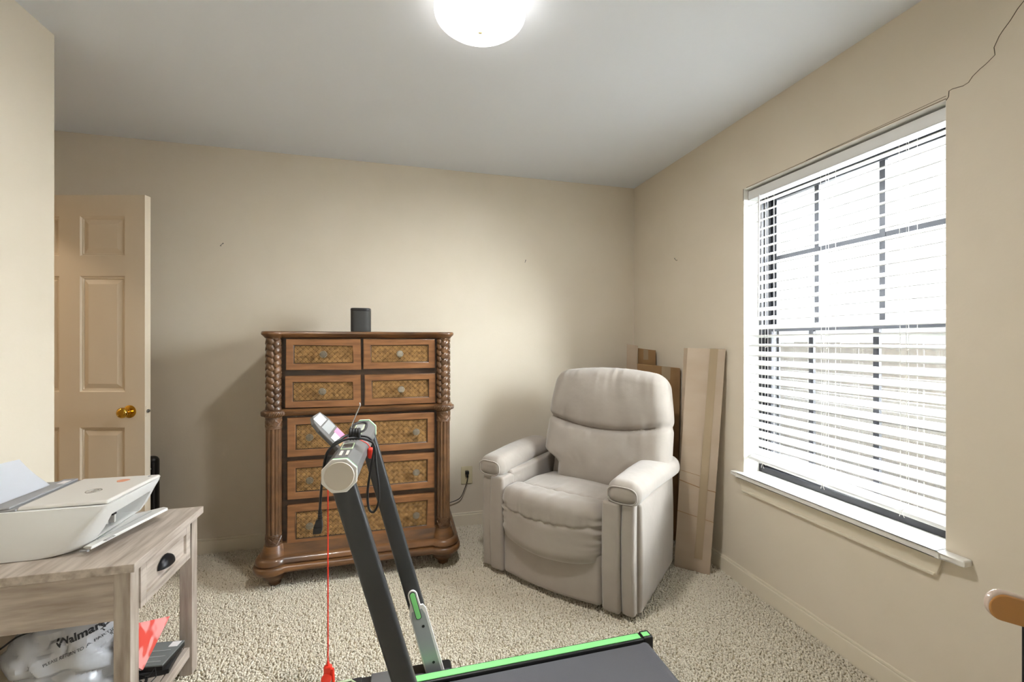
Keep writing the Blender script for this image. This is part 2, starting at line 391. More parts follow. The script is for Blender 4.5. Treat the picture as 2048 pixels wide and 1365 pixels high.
for i in range(NS):
    s = s0 if i == 0 else s0.copy()
    if i: COL.objects.link(s)
    t = 24+random.uniform(-1.5, 1.5)
    if i == 15: t = -12
    if i == 16: t = 12
    if i == 0: t = 8
    if i == 1: t = 14
    z = SLZ-i*SP
    s.location = (0, random.uniform(-.001, .001), z-.66); s.rotation_euler = (random.uniform(-.0012, .0012), -math.radians(t), 0)
# Y-rotation sign: the room-side edge of each slat hangs lower
zr = SLZ-NS*SP+.004
bm = BM(); roundbox(bm, (.026, (by1-by0)/2, .009), .005, (2, 2, 2), lambda p: (p.x, p.y, p.z+.010*(1-(p.y/.43)**2)*0), (0, 0, 0))
br = obj('bottom_rail', bm, blindM, bl, world=False, smooth=40); br.location = (0, 0, zr-.66); br.rotation_euler = (.028, -math.radians(22), 0)
for yy in (1.745, 1.431, 1.131):
    bm = BM()
    for dx in (-.027, .027):
        tube(bm, [(1.782+dx, yy-.004, 2.006), (1.782+dx, yy-.004, zr)], .0007, 5); 
    tube(bm, [(1.782, yy+.006, 2.006), (1.782, yy+.006, zr)], .0008, 5)
    tube(bm, [(1.753, yy+.018, 2.006), (1.753, yy+.012, zr)], .0008, 5)
    for i in range(NS): tube(bm, [(1.757, yy-.004, SLZ-i*SP-.012), (1.782, yy+.001, SLZ-i*SP-.002), (1.807, yy-.004, SLZ-i*SP+.008)], .0006, 4)
    obj('ladder_cord', bm, blindTapeM, bl)
    bm = BM(); c = Vector((1.752, yy+.008, zr-.002))
    for sg in (-1, 1):
        tube(bm, smoothpts([c, c+Vector((-.004, sg*.012, .010)), c+Vector((-.003, sg*.026, .006)), c+Vector((-.002, sg*.020, -.004)), c], 5), .0011, 5)
        tube(bm, smoothpts([c, c+Vector((-.002, sg*.004, -.012)), c+Vector((0, sg*.008, -.024))], 4), .0009, 5)
    obj('cord_bow', bm, blindTapeM, bl)
bm = BM(); tube(bm, [(1.752, 1.775, 2.0), (1.750, 1.778, 1.39)], .0045, 8); tube(bm, [(1.753, 1.775, 2.012), (1.752, 1.775, 1.99)], .003, 6)
obj('tilt_wand', bm, blindM, bl, smooth=40)
# ------------------------------------------------------------------ door
DP = -1.909*R2+2.22*F2
DM = Matrix(((R2.x, F2.x, 0, DP.x), (R2.y, F2.y, 0, DP.y), (0, 0, 1, 0), (0, 0, 0, 1)))
door = thing('door_1', (DP.x, DP.y, 0), 'open tan six-panel door with a brass knob', 'door', kind='structure')
xs = [-.76, -.68, -.445, -.338, -.104, 0]; zs = [.012, .25, .82, 1.005, 1.608, 1.712, 1.92, 2.03]
bm = BM()
for a, b in ((0, 1), (2, 3), (4, 5)): box(bm, xs[a], xs[b], 0, .035, zs[0], zs[-1], DM)
for c0, c1 in ((1, 2), (3, 4)):
    for a, b in ((0, 1), (2, 3), (4, 5), (6, 7)): box(bm, xs[c0], xs[c1], 0, .035, zs[a], zs[b], DM)
obj('door_leaf', bm, doorM, door)
for c0, c1 in ((1, 2), (3, 4)):
    for a, b in ((1, 2), (3, 4), (5, 6)):
        x0, x1, z0, z1 = xs[c0], xs[c1], zs[a], zs[b]; bm = BM()
        def lp(m, y): return [DM @ Vector(q) for q in ((x0+m, y, z0+m), (x1-m, y, z0+m), (x1-m, y, z1-m), (x0+m, y, z1-m))]
        loops = [lp(0, .0), lp(.007, .006), lp(.012, .006), lp(.014, .010), lp(.019, .010), lp(.042, .003)]
        V = [[bm.verts.new(p) for p in l] for l in loops]
        for A, B in zip(V, V[1:]):
            for k in range(4): bm.faces.new((A[k], A[(k+1) % 4], B[(k+1) % 4], B[k]))
        bm.faces.new(V[-1])
        bk = [bm.verts.new(p) for p in lp(0, .034)]
        for k in range(4): bm.faces.new((V[0][k], V[0][(k+1) % 4], bk[(k+1) % 4], bk[k]))
        bm.faces.new(bk)
        obj('panel', bm, doorM, door)
KM = DM @ Matrix.Translation((-.078, 0, .903)) @ Matrix.Rotation(math.pi/2, 4, 'X')
bm = BM(); lathe(bm, [(.001, 0), (.033, 0), (.033, .003), (.028, .006), (.013, .009), (.010, .018), (.012, .024), (.022, .032), (.027, .041), (.026, .05), (.019, .057), (.008, .06), (.001, .06)], seg=28, M=KM)
obj('door_knob', bm, brassM, door, smooth=50, label='polished brass knob')
bm = BM(); box(bm, 0, .0015, .006, .030, .875, .93, DM); dl = obj('latch_plate', bm, doorM, door)
LM = DM @ Matrix.Translation((.001, .018, .903)) @ Matrix.Rotation(math.pi/2, 4, 'Y')
bm = BM(); lathe(bm, [(.001, 0), (.010, 0), (.010, .003), (.006, .003), (.006, .008), (.001, .009)], seg=14, M=LM); obj('latch_bolt', bm, steelM, dl, smooth=40)
# dark upright case behind the door
bc = thing('upright_case', (-1.36, 2.80, 0), 'narrow black upright case standing behind the open door', 'case')
bm = BM(); roundbox(bm, (.055, .03, .315), .028, (2, 2, 4), None, (-1.362, 2.80, .315)); obj('body', bm, blackM, bc, smooth=50)
bm = BM(); tube(bm, smoothpts([(-1.34, 2.768, .60), (-1.335, 2.755, .585), (-1.33, 2.768, .565)], 4), .004, 6); obj('buckle', bm, steelM, bc, smooth=60)
bm = BM(); tube(bm, [(-1.318, 2.768, .60), (-1.316, 2.768, .06)], .005, 6); obj('edge_trim', bm, gunM, bc, smooth=60)
# ------------------------------------------------------------------ ceiling light
LX, LY = .255, 1.401
cl = thing('ceiling_light', (LX, LY, ZC), 'lit opal glass dome ceiling light with small finial', 'ceiling light')
bm = BM(); lathe(bm, [(.001, 2.44), (.125, 2.44), (.135, 2.425), (.135, 2.385), (.128, 2.374), (.001, 2.374)], (LX, LY, 0), 40); obj('mounting_pan', bm, whiteTrimM, cl, smooth=40)
bm = BM(); lathe(bm, [(.126, 2.373), (.145, 2.371), (.152, 2.363), (.150, 2.354), (.137, 2.343), (.105, 2.329), (.065, 2.318), (.03, 2.3125), (.004, 2.312)], (LX, LY, 0), 48); obj('shade', bm, lampM, cl, smooth=60)
bm = BM(); lathe(bm, [(.004, 2.314), (.012, 2.312), (.012, 2.306), (.009, 2.303), (.009, 2.296), (.004, 2.293)], (LX, LY, 0), 16); obj('finial', bm, outletM, cl, smooth=40)
ll = bpy.data.lights.new('bulb', 'AREA'); llo = bpy.data.objects.new('bulb', ll); COL.objects.link(llo); llo.parent = cl
ll.shape = 'DISK'; ll.size = .16; ll.energy = LAMPW; ll.color = (1, .99, .97); llo.location = (0, 0, 2.3112-ZC)
hl = thing('hall_light', (-2.65, 2.30, ZC), 'round ceiling light in the hallway beyond the door', 'ceiling light')
bm = BM(); lathe(bm, [(.001, 2.44), (.13, 2.44), (.13, 2.42), (.12, 2.40), (.001, 2.395)], (-2.65, 2.30, 0), 32); obj('shade', bm, whiteTrimM, hl, smooth=40)
h2 = bpy.data.lights.new('hall_bulb', 'AREA'); h2o = bpy.data.objects.new('hall_bulb', h2); COL.objects.link(h2o); h2o.parent = hl
h2.shape = 'DISK'; h2.size = .22; h2.energy = HALLW; h2.color = (1, .80, .58); h2o.location = (0, 0, -.05)
# ------------------------------------------------------------------ chest of drawers
CXL, CXR, CY = -.640, .234, 2.457
ch = thing('chest_of_drawers', ((CXL+CXR)/2, 2.68, 0), 'dark brown wooden chest with woven drawer fronts and braided columns', 'chest')
def outline(rc, yf, n=14, back=2.905):
    P = []
    a1 = 2*math.pi+math.asin(max(-1, min(1, (yf-CY)/rc)))
    P.append((CXL-rc, back))
    for k in range(n+1):
        a = math.pi+(a1-math.pi)*k/n; P.append((CXL+rc*math.cos(a), CY+rc*math.sin(a)))
    for k in range(n+1):
        a = a1-(a1-math.pi)*k/n; P.append((CXR-rc*math.cos(a), CY+rc*math.sin(a)))
    P.append((CXR+rc, back)); return P
def moulding(bm, prof):
    """prof: list of (radius around columns, front line y, z); lofted outline"""
    loops = [[bm.verts.new((x, y, z)) for x, y in outline(r, yf)] for r, yf, z in prof]
    n = len(loops[0]); bm.faces.new(loops[0][::-1]); bm.faces.new(loops[-1])
    for A, B in zip(loops, loops[1:]):
        for k in range(n): bm.faces.new((A[k], A[(k+1) % n], B[(k+1) % n], B[k]))
    return bm
bm = BM(); box(bm, CXL-.012, CXR+.012, 2.478, 2.90, .12, 1.292); obj('case', bm, caseWood, ch, bevel=.003)
bm = BM(); moulding(bm, [(.040, 2.452, 1.286), (.044, 2.446, 1.292), (.050, 2.436, 1.298), (.056, 2.428, 1.303), (.058, 2.424, 1.310), (.056, 2.427, 1.317), (.052, 2.433, 1.320)]); obj('top', bm, mouldWood, ch, smooth=50)
bm = BM(); moulding(bm, [(.040, 2.462, .876), (.046, 2.452, .880), (.050, 2.444, .888), (.056, 2.440, .896), (.057, 2.438, .903), (.052, 2.446, .910), (.042, 2.456, .914)]); led = obj('ledge', bm, mouldWood, ch, smooth=50)
bm = BM(); moulding(bm, [(.060, 2.432, .086), (.088, 2.398, .088), (.094, 2.390, .097), (.094, 2.390, .113), (.088, 2.398, .122), (.078, 2.411, .125), (.078, 2.411, .129), (.085, 2.402, .136), (.082, 2.405, .151), (.072, 2.417, .162), (.062, 2.429, .165), (.061, 2.430, .170), (.057, 2.435, .182), (.050, 2.445, .200), (.044, 2.454, .216)]); obj('base_moulding', bm, mouldWood, ch, smooth=50)
for x in (CXL, CXR):
    # carved rope edge on the ledge corners
    bm = BM()
    for k in range(16):
        a = math.pi*(1.02+.96*k/15); p = Vector((x+.055*math.cos(a), CY+.055*math.sin(a), .896))
        d = Vector((-math.sin(a), math.cos(a), 0)); u = (d*.6+Vector((0, 0, 1))).normalized()
        tube(bm, [p-u*.013, p-u*.007, p+u*.007, p+u*.013], [.002, .0048, .0048, .002], 6)
    obj('carved_edge', bm, columnWood, led, smooth=60)
    # feet
    for y in (2.478, 2.85):
        bm = BM(); lathe(bm, [(.001, 0), (.026, 0), (.031, .006), (.030, .018), (.040, .026), (.056, .040), (.063, .058), (.060, .074), (.050, .086), (.046, .092), (.001, .092)], (x, y, 0), 28); obj('foot', bm, columnWood, ch, smooth=50)
    # braided upper column
    bm = BM(); lathe(bm, [(.029, .912), (.029, 1.29)], (x, CY, 0), 20)
    th0 = math.radians(-72 if x < 0 else -118)
    rows = 11; dz = .375/rows
    for i in range(-1, rows+1):
        for q, (da, sg) in enumerate(((-40, 1), (40, -1), (-128, -1), (128, 1))):
            zc0 = .915+dz*(i+.5)+(dz*.5 if sg < 0 else 0); a0 = th0+math.radians(da)
            nu, nv = 10, 6; grid = []
            for iu in range(nu+1):
                t = -1+2*iu/nu; wv = math.sqrt(max(0, 1-abs(t)**2.6)); ring = []
                for iv in range(nv):
                    b = iv*2*math.pi/nv
                    s_ = t*.030; c_ = math.cos(b)*wv*.0178; hh = math.sin(b)*wv*.010
                    ca, sa = math.cos(.62*sg), math.sin(.62*sg)
                    ds = s_*ca-c_*sa; dzz = -(s_*sa+c_*ca)
                    a = a0+ds/.034; r = .031+hh; z = zc0+dzz
                    z = max(.912, min(1.288, z))
                    ring.append(bm.verts.new((x+r*math.cos(a), CY+r*math.sin(a), z)))
                grid.append(ring)
            for A, B in zip(grid, grid[1:]):
                for k in range(nv): bm.faces.new((A[k], A[(k+1) % nv], B[(k+1) % nv], B[k]))
    bmesh.ops.remove_doubles(bm, verts=bm.verts, dist=1e-5)
    obj('braided_column', bm, columnWood, ch, smooth=70)
    # fluted lower column with woven bands
    bm = BM(); lathe(bm, [(.037, .21), (.037, .88)], (x, CY, 0), 96, mod=lambda a, z: .80+.20*abs(math.sin(a*5.5+.4))**.7); fc = obj('fluted_column', bm, columnWood, ch, smooth=60)
    for z0, z1 in ((.214, .272), (.815, .874)):
        bm = BM(); lathe(bm, [(.0365, z0), (.0365, z1)], (x, CY, 0), 24)
        for z in (z0+.003, z0+.009, z1-.009, z1-.003): tube(bm, [(x+.037*math.cos(a), CY+.037*math.sin(a), z) for a in [k*math.pi/12 for k in range(24)]], .0028, 6, closed=True)
        for k in range(6):
            for sg in (-1, 1):
                for o_ in (-.004, .004):
                    tube(bm, [(x+.0375*math.cos(a), CY+.0375*math.sin(a), z) for a, z in [(k*math.pi/3+sg*t*1.15, z0+.010+(z1-z0-.02)*t+o_*.6) for t in [q/8 for q in range(9)]]], .0024, 5)
        obj('woven_band', bm, columnWood, fc, smooth=60)
def knob(parent, x, z, y):
    bm = BM(); KM = Matrix.Translation((x, y, z)) @ Matrix.Rotation(math.pi/2, 4, 'X')
    lathe(bm, [(.001, -.012), (.008, -.012), (.007, .006), (.010, .010), (.0175, .013), (.019, .016), (.017, .019), (.001, .021)], seg=24, M=KM)
    k = obj('knob', bm, pewterDarkM, parent, smooth=50, label='round pewter knob with crosshatched face')
    bm = BM()
    tube(bm, [KM @ Vector((.017*math.cos(a), .017*math.sin(a), .0185)) for a in [q*math.pi/12 for q in range(24)]], .0018, 6, closed=True)
    for o_ in (-.0095, -.0032, .0032, .0095):   # crosshatched face: strips both ways
        L_ = math.sqrt(.0163**2-o_**2)
        tube(bm, [KM @ Vector((o_, -L_, .0205)), KM @ Vector((o_, 0, .0216)), KM @ Vector((o_, L_, .0205))], .0017, 5)
        tube(bm, [KM @ Vector((-L_, o_, .0203)), KM @ Vector((0, o_, .0214)), KM @ Vector((L_, o_, .0203))], .0017, 5)
    obj('knob_face', bm, pewterM, k, smooth=60)
def weave(bm, x0, x1, z0, z1, y):
    c = .0186; n = 3; k = math.sqrt(.5); cx, cz = (x0+x1)/2, (z0+z1)/2
    R_ = int(max(x1-x0, z1-z0)/c)+2
    def P(u, v, h): return (cx+(u-v)*k, y-h, cz+(u+v)*k)
    for i in range(-R_, R_+1):
        for j in range(-R_, R_+1):
            q = P((i+.5)*c, (j+.5)*c, 0)
            if not (x0-.016 < q[0] < x1+.016 and z0-.016 < q[2] < z1+.016): continue
            flip = (i+j) % 2
            for m in range(n):
                a0 = m*c/n+(.0017 if m == 0 else .0004); a1 = (m+1)*c/n-(.0017 if m == n-1 else .0004); am = (a0+a1)/2
                def Q(a, t, h): return P(i*c+a, j*c+t, h) if flip else P(i*c+t, j*c+a, h)
                hh = .0034
                prof = [(a0, 0), (a0+.0009, hh), (a1-.0009, hh), (a1, 0)]
                st = [(-.001, .0), (.0025, 1), (c-.0025, 1), (c+.001, 0)]
                g = [[bm.verts.new(Q(a, t, h*s+.0002)) for a, h in prof] for t, s in st]
                for A, B in zip(g, g[1:]):
                    for w_ in range(3): bm.faces.new((A[w_], A[w_+1], B[w_+1], B[w_]))
    for co, no in (((x0, 0, 0), (-1, 0, 0)), ((x1, 0, 0), (1, 0, 0)), ((0, 0, z0), (0, 0, -1)), ((0, 0, z1), (0, 0, 1))):
        bmesh.ops.bisect_plane(bm, geom=bm.verts[:]+bm.edges[:]+bm.faces[:], plane_co=co, plane_no=no, clear_outer=True)
def drawer(x0, x1, z0, z1, mx, mz, knobs):
    yf, yb = 2.452, 2.480
    bm = BM()
    hexa(bm, [(x0, yf, z0), (x1, yf, z0), (x1-mx, yf, z0+mz), (x0+mx, yf, z0+mz)], [(x0, yb, z0), (x1, yb, z0), (x1-mx, yb, z0+mz), (x0+mx, yb, z0+mz)])
    hexa(bm, [(x0+mx, yf, z1-mz), (x1-mx, yf, z1-mz), (x1, yf, z1), (x0, yf, z1)], [(x0+mx, yb, z1-mz), (x1-mx, yb, z1-mz), (x1, yb, z1), (x0, yb, z1)])
    hexa(bm, [(x0, yf, z0), (x0+mx, yf, z0+mz), (x0+mx, yf, z1-mz), (x0, yf, z1)], [(x0, yb, z0), (x0+mx, yb, z0+mz), (x0+mx, yb, z1-mz), (x0, yb, z1)])
    hexa(bm, [(x1-mx, yf, z0+mz), (x1, yf, z0), (x1, yf, z1), (x1-mx, yf, z1-mz)], [(x1-mx, yb, z0+mz), (x1, yb, z0), (x1, yb, z1), (x1-mx, yb, z1-mz)])
    bmesh.ops.remove_doubles(bm, verts=bm.verts, dist=1e-5)
    d = obj('drawer', bm, drawerWood, ch, bevel=.0035)
    a0, a1, c0, c1 = x0+mx, x1-mx, z0+mz, z1-mz
    bm = BM(); box(bm, a0-.001, a1+.001, 2.4640, 2.478, c0-.001, c1+.001); obj('panel_backing', bm, weaveBackM, d)
    bm = BM(); weave(bm, a0+.004, a1-.004, c0+.004, c1-.004, 2.4640); obj('woven_panel', bm, weaveM, d, kind='stuff', label='diagonal basket weave of brown strips')
    bm = BM()
    for (p, q) in (((a0, c0), (a1, c0)), ((a1, c0), (a1, c1)), ((a1, c1), (a0, c1)), ((a0, c1), (a0, c0))): tube(bm, [(p[0], 2.459, p[1]), (q[0], 2.459, q[1])], .0032, 6)
    obj('bead', bm, caseWood, d, smooth=60)
    for kx in knobs: knob(d, kx, (z0+z1)/2, 2.452)
drawer(-.582, -.213, 1.117, 1.281, .036, .033, [-.397]); drawer(-.198, .186, 1.117, 1.281, .036, .033, [-.006])
drawer(-.586, -.213, .919, 1.086, .036, .033, [-.402]); drawer(-.192, .188, .919, 1.086, .036, .033, [.001])
for z0, z1 in ((.661, .866), (.438, .637), (.190, .406)): drawer(-.576, .184, z0, z1, .040, .036, [-.464, .082])
# ------------------------------------------------------------------ speaker on the chest
sp = thing('smart_speaker', (-.228, 2.655, 1.32), 'dark grey rounded wireless speaker standing on the chest', 'speaker')
bm = BM()
P = []
for k in range(32):
    a = k*math.pi/16; c_, s_ = math.cos(a), math.sin(a); P.append((-.228+.056*math.copysign(abs(c_)**.55, c_), 2.655+.056*math.copysign(abs(s_)**.55, s_)))
prism(bm, P, 1.443, 1.461); obj('top_cap', bm, blackM, sp, bevel=.004)
bm = BM(); prism(bm, [(-.228+(x+.228)*.985, 2.655+(y-2.655)*.985) for x, y in P], 1.3255, 1.4435); obj('grille_body', bm, grilleM, sp, smooth=40)
bm = BM(); prism(bm, [(-.228+(x+.228)*.93, 2.655+(y-2.655)*.93) for x, y in P], 1.320, 1.326); obj('base_ring', bm, blackM, sp)
# ------------------------------------------------------------------ wall outlet and cord
ou = thing('wall_outlet', (.439, YB, .344), 'ivory outlet plate on the wall beside the chest', 'outlet')
bm = BM(); roundbox(bm, (.039, .003, .060), .0028, (1, 1, 1), None, (.439, YB-.003, .344)); obj('plate', bm, outletM, ou, smooth=40)
for z in (.367, .321):
    bm = BM(); lathe(bm, [(.001, 0), (.017, 0), (.017, .003), (.001, .003)], seg=20, M=Matrix.Translation((.439, YB-.0055, z)) @ Matrix.Rotation(math.pi/2, 4, 'X')); so = obj('socket', bm, outletM, ou, smooth=40)
    bm = BM()
    for dx in (-.006, .006): box(bm, .439+dx-.001, .439+dx+.001, YB-.0092, YB-.008, z-.001, z+.007)
    obj('slot', bm, blackM, so)
pc = thing('power_cord', (.439, YB-.02, .367), 'thin black power cord plugged in beside the chest', 'cord')
bm = BM(); box(bm, .427, .451, YB-.034, YB-.009, .356, .378); box(bm, .433, .445, YB-.034, YB-.018, .335, .357); obj('plug', bm, blackM, pc, bevel=.003)
bm = BM(); tube(bm, smoothpts([(.440, YB-.026, .342), (.441, YB-.026, .318), (.424, YB-.024, .265), (.397, YB-.022, .205), (.367, YB-.02, .183), (.335, YB-.02, .174), (.28, YB-.02, .16), (.2, YB-.02, .13)], 6), .0026, 8); obj('cable', bm, cablM, pc, smooth=60)
# ------------------------------------------------------------------ nails
for p, lab in ((onY(443, 491, YB-.006), 'bent nail in the tan wall between the door and chest'), (onY(1050, 524, YB-.006), 'small nail in the tan wall above the recliner side'), (onX(1353, 520, XR-.006), 'small nail in the window wall near the corner')):
    bm = BM(); d = Vector((0, 1, 0)) if p.x < 1.7 else Vector((1, 0, 0)); s_ = Vector((d.y, d.x, 0))
    up = (s_*.014+Vector((0, 0, .010))) if p.x < -.5 else (s_*.001+Vector((0, 0, .010)))
    tube(bm, [p+d*.02, p-d*.004-up*.4, p-d*.010+up*.3, p-d*.014+up*.9], .0015, 6); tube(bm, [p-d*.014+up*.9, p-d*.0152+up], .003, 8)
    setp(obj('wall_nail', bm, gunM), lab, 'nail')
# ------------------------------------------------------------------ recliner
RA = math.radians(-49)
rc = thing('recliner', (.745, 2.03, 0), 'light grey upholstered recliner armchair beside the window', 'armchair', rz=RA)
def nz(x, y=0, z=0): return noise.noise(Vector((x, y, z)))
def rb(name, h, r, n, c, fn=None, parent=None, sm=60):
    bm = BM(); roundbox(bm, h, r, n, fn, (0, 0, 0))
    bmesh.ops.translate(bm, verts=bm.verts, vec=Vector(c))
    return obj(name, bm, fabricM, parent or rc, world=False, smooth=sm)
bm = BM(); box(bm, -.38, .38, .06, .60, .0, .05); obj('base_frame', bm, blackM, rc, world=False)
rb('rear_body', (.36, .05, .26), .03, (3, 2, 3), (0, .60, .30))
for s in (-1, 1):
    ox = -.03 if s < 0 else 0
    def panel(p, s=s):
        return (p.x+s*.006*(1-(p.z/.25)**2), p.y-.0*p.z, p.z)
    rb('side_panel', (.030, .285, .252), .018, (2, 8, 8), (ox+s*.402, .315, .275), panel)
    rb('arm_body', (.058, .26, .255), .02, (2, 4, 4), (ox+s*.325, .32, .295))
    def strip(p, s=s): return (p.x, p.y-.012*math.cos(p.z/.26*1.3)+.004*nz(p.z*14, s*3, p.x*20), p.z)
    a = rb('arm_front', (.043, .06, .256), .016, (4, 2, 12), (ox+s*.309, .035, .278), strip)
    rb('arm_front_border', (.031, .05, .256), .014, (3, 2, 12), (ox+s*.384, .042, .278), strip)
    def pad(p, s=s):
        t = (p.y+.31)/.62; t = max(0, min(1, t)); fl = t*t*(3-2*t)
        x = p.x*(1+.12*fl)+s*.028*fl; z = p.z
        if p.z > 0: z += .012*(1-(p.x/.085)**2)
        z += .010*math.sin(t*math.pi)-.006*(1-t)
        z += .0015*nz(p.x*40, p.y*18, 5)
        return (x, p.y, z)
    ap = rb('arm_pad', (.080, .31, .051), .046, (5, 14, 3), (ox+s*.362, .285, .575), pad)
    bm = BM()      # piping round the pad's front cap
    P = []
    for k in range(28):
        a_ = k*2*math.pi/28; cx, cz = math.cos(a_), math.sin(a_)
        P.append((ox+s*.362+.068*math.copysign(abs(cx)**.6, cx), -.022, .570+.038*math.copysign(abs(cz)**.7, cz)))
    tube(bm, P, .0035, 6, closed=True); obj('piping', bm, fabricM, ap, world=False, smooth=60)
# seat top
def seat(p):
    z = p.z
    if p.z > 0: z += .018*(1-(p.x/.27)**2)-.05*max(0, (p.y+.05)/.25)*.6
    z += .010*nz(p.x*30, 2, p.y*4)*math.exp(-max(0, p.y+.20)/.08)
    return (p.x, p.y, z)
rb('seat_cushion', (.285, .25, .075), .045, (50, 30, 3), (0, .30, .405), seat)
# footrest pad rolling over the seat's front
def foot_pad(p):
    u = p.x/.275; bow = (1-u*u)
    y = p.y-.055*bow; z = p.z
    t = (p.z+.135)/.27                       # 0 bottom .. 1 top
    if p.z < 0: z -= .030*bow*(-p.z/.135)
    if p.y < 0:
        zs_ = .045-.035*bow                   # stitched seam across the front
        g = math.exp(-((p.z-zs_)/.007)**2)
        y += .006*g
        if p.z > zs_: y += .013*nz(p.x*34, 1.7, p.z*3)*math.exp(-(p.z-zs_)/.07)+.02*max(0, t-.75)
        y += .004*nz(p.x*9, p.z*9, 3)
        side = math.exp(-(1-abs(u))/.10); y += .016*side*nz(p.z*48, 4, u)
    if p.z > 0: z += .016*bow+.004*nz(p.x*30, p.y*8, 9)
    return (p.x*(1+.03*(t-.5)), y, z)
rb('footrest_pad', (.290, .085, .135), .055, (70, 6, 40), (-.022, .045, .355), foot_pad)
def low(p):
    u = p.x/.27; y = p.y-.026*(1-u*u)
    if p.y < 0: y += .003*nz(p.x*16, p.z*10, 8)+.004*nz(p.x*40, 3, 3)*math.exp(-(.12-p.z)/.035)
    return (p.x, y, p.z)
rb('footrest_panel', (.280, .045, .125), .024, (50, 2, 20), (-.018, .022, .150), low)
# back: two cushions split by a curved seam, leaning
BT = math.radians(13); BMx = Matrix.Translation((.085, .425, .44)) @ Matrix.Rotation(-BT, 4, 'X')
def seamh(x): return .315+.055*(x/.37)**2
def sst(t): t = max(0, min(1, t)); return t*t*(3-2*t)
def backrest(p):
    u = p.x/.37; hh = (p.z+.355)/.71                          # 0 bottom .. 1 top
    z = -.03+(.712-.036*u*u)*hh
    hw = .72+.28*sst((z-.09)/.08)-.085*sst((z-.36)/.32)       # narrow between the arms, flaring above them
    sh = seamh(p.x); d = z-sh; y = p.y
    g = math.exp(-(d/.016)**2)
    if p.y < 0:
        env = 1-.55*abs(u)**3
        if d > 0: t = d/(.68-sh); y -= .030*math.sin(min(1, t)*math.pi)**.7*env
        else: t = (z+.03)/(sh+.03); y -= .032*math.sin(min(1, max(0, t))*math.pi)**.7*env
        y += .022*g
        y += .012*nz(p.x*24, 2, z*3)*math.exp(-abs(d)/.045)+.012*nz(p.x*30, 7, z*3)*math.exp(-(1-hh)/.09)
        y += .016*nz(p.x*26, 8, z*8)*math.exp(-abs(z-.15)/.05)*abs(u)**2+.006*nz(p.x*8, z*8, 4)
    hw *= 1-.022*g
    return BMx @ Vector((p.x*hw, y, z))
bm = BM(); roundbox(bm, (.37, .092, .355), .075, (64, 4, 84), backrest, (0, 0, 0)); obj('backrest', bm, fabricM, rc, world=False, smooth=70)
bm = BM(); tube(bm, [BMx @ Vector((.37*.95*u, -.092+.016, seamh(.37*u))) for u in [k/20-1 for k in range(3, 38)]], .0022, 6); obj('seam', bm, seamM, rc, world=False, smooth=60)
def shell(p): return BMx @ Vector((p.x*(1-.05*p.z/.3), p.y+.075, p.z+.31))
bm = BM(); roundbox(bm, (.335, .06, .33), .04, (6, 2, 6), shell, (0, 0, 0)); obj('back_shell', bm, fabricM, rc, world=False, smooth=60)
# ------------------------------------------------------------------ cardboard
def carton(name, label, b, t, mats=cardM):
    c0 = Vector([sum(p[i] for p in b)/len(b) for i in range(3)])
    th = thing(name, (c0.x, c0.y, 0), label, 'cardboard box')
    bm = BM(); hexa(bm, b, t); obj('carton_body', bm, mats, th, bevel=.002)
    return th
g = 'cardboard boxes stacked in the corner'
B0, B1 = Vector((1.488, 2.098, 0)), Vector((1.618, 1.968, 0))
T0, T1 = Vector((1.577, 2.099, 1.230)), Vector((1.715, 1.961, 1.226))
n_ = Vector((.045, .048, 0)); n_t = Vector((.008, .045, 0))
tc = carton('cardboard_box', 'tall flat taped carton leaning on the window wall beside the recliner', [B0, B1, B1+n_, B0+n_], [T0, T1, T1+n_t, T0+n_t])
tc['group'] = g
fn_ = (B1-B0).cross(T0-B0).normalized()
if fn_.y > 0: fn_ = -fn_
def tq(u, v, o): return (B0*(1-u)+B1*u)*(1-v)+(T0*(1-u)+T1*u)*v+fn_*o
bm = BM()
vs = [i/10 for i in range(11)]
A = [bm.verts.new(tq(.60-.05*(1-v), .06+.94*v, .0025)) for v in vs]; Bv = [bm.verts.new(tq(.81-.04*(1-v), .06+.94*v, .0025)) for v in vs]
for i in range(10): bm.faces.new((A[i], Bv[i], Bv[i+1], A[i+1]))
bm.faces.new([bm.verts.new(p) for p in (tq(.60, 1, .0012), tq(.81, 1, .0012), T1*.81+T0*.19+n_t*.8+Vector((0, 0, .001)), T1*.60+T0*.40+n_t*.8+Vector((0, 0, .001)))])
obj('packing_tape', bm, tapeM, tc)
for pts_, r_c in (([tq(-.0, .395, .0), tq(.62, .372, .0), tq(1, .365, .0)], .0022), ([tq(0, .255, -.0008), tq(1, .232, -.0008)], .0018), ([tq(0, .44, -.0008), tq(.6, .425, -.0008)], .0014)):
    bm = BM(); tube(bm, pts_, r_c, 6); obj('crease', bm, cardDarkM, tc)
c2 = thing('cardboard_box', (1.60, 2.66, 0), 'open-topped cardboard box standing in the corner, flap up', 'cardboard box', g)
bm = BM(); hexa(bm, [(1.495, 2.665, 0), (1.575, 2.640, 0), (1.60, 2.66, 0), (1.52, 2.70, 0)], [(1.515, 2.665, 1.248), (1.585, 2.640, 1.236), (1.59, 2.645, 1.236), (1.52, 2.67, 1.248)]); obj('front_flap', bm, cardM, c2)
bm = BM(); hexa(bm, [(1.58, 2.66, 0), (1.712, 2.62, 0), (1.715, 2.78, 0), (1.60, 2.80, 0)], [(1.58, 2.66, 1.222), (1.712, 2.62, 1.205), (1.715, 2.66, 1.205), (1.60, 2.68, 1.222)]); ib = obj('back_flap', bm, cardDarkM, c2)
bm = BM(); hexa(bm, [(1.632, 2.642, 1.14), (1.662, 2.633, 1.14), (1.662, 2.635, 1.14), (1.632, 2.644, 1.14)], [(1.632, 2.642, 1.212), (1.662, 2.633, 1.209), (1.662, 2.635, 1.209), (1.632, 2.644, 1.212)]); obj('tape_strip', bm, tapeM, ib)
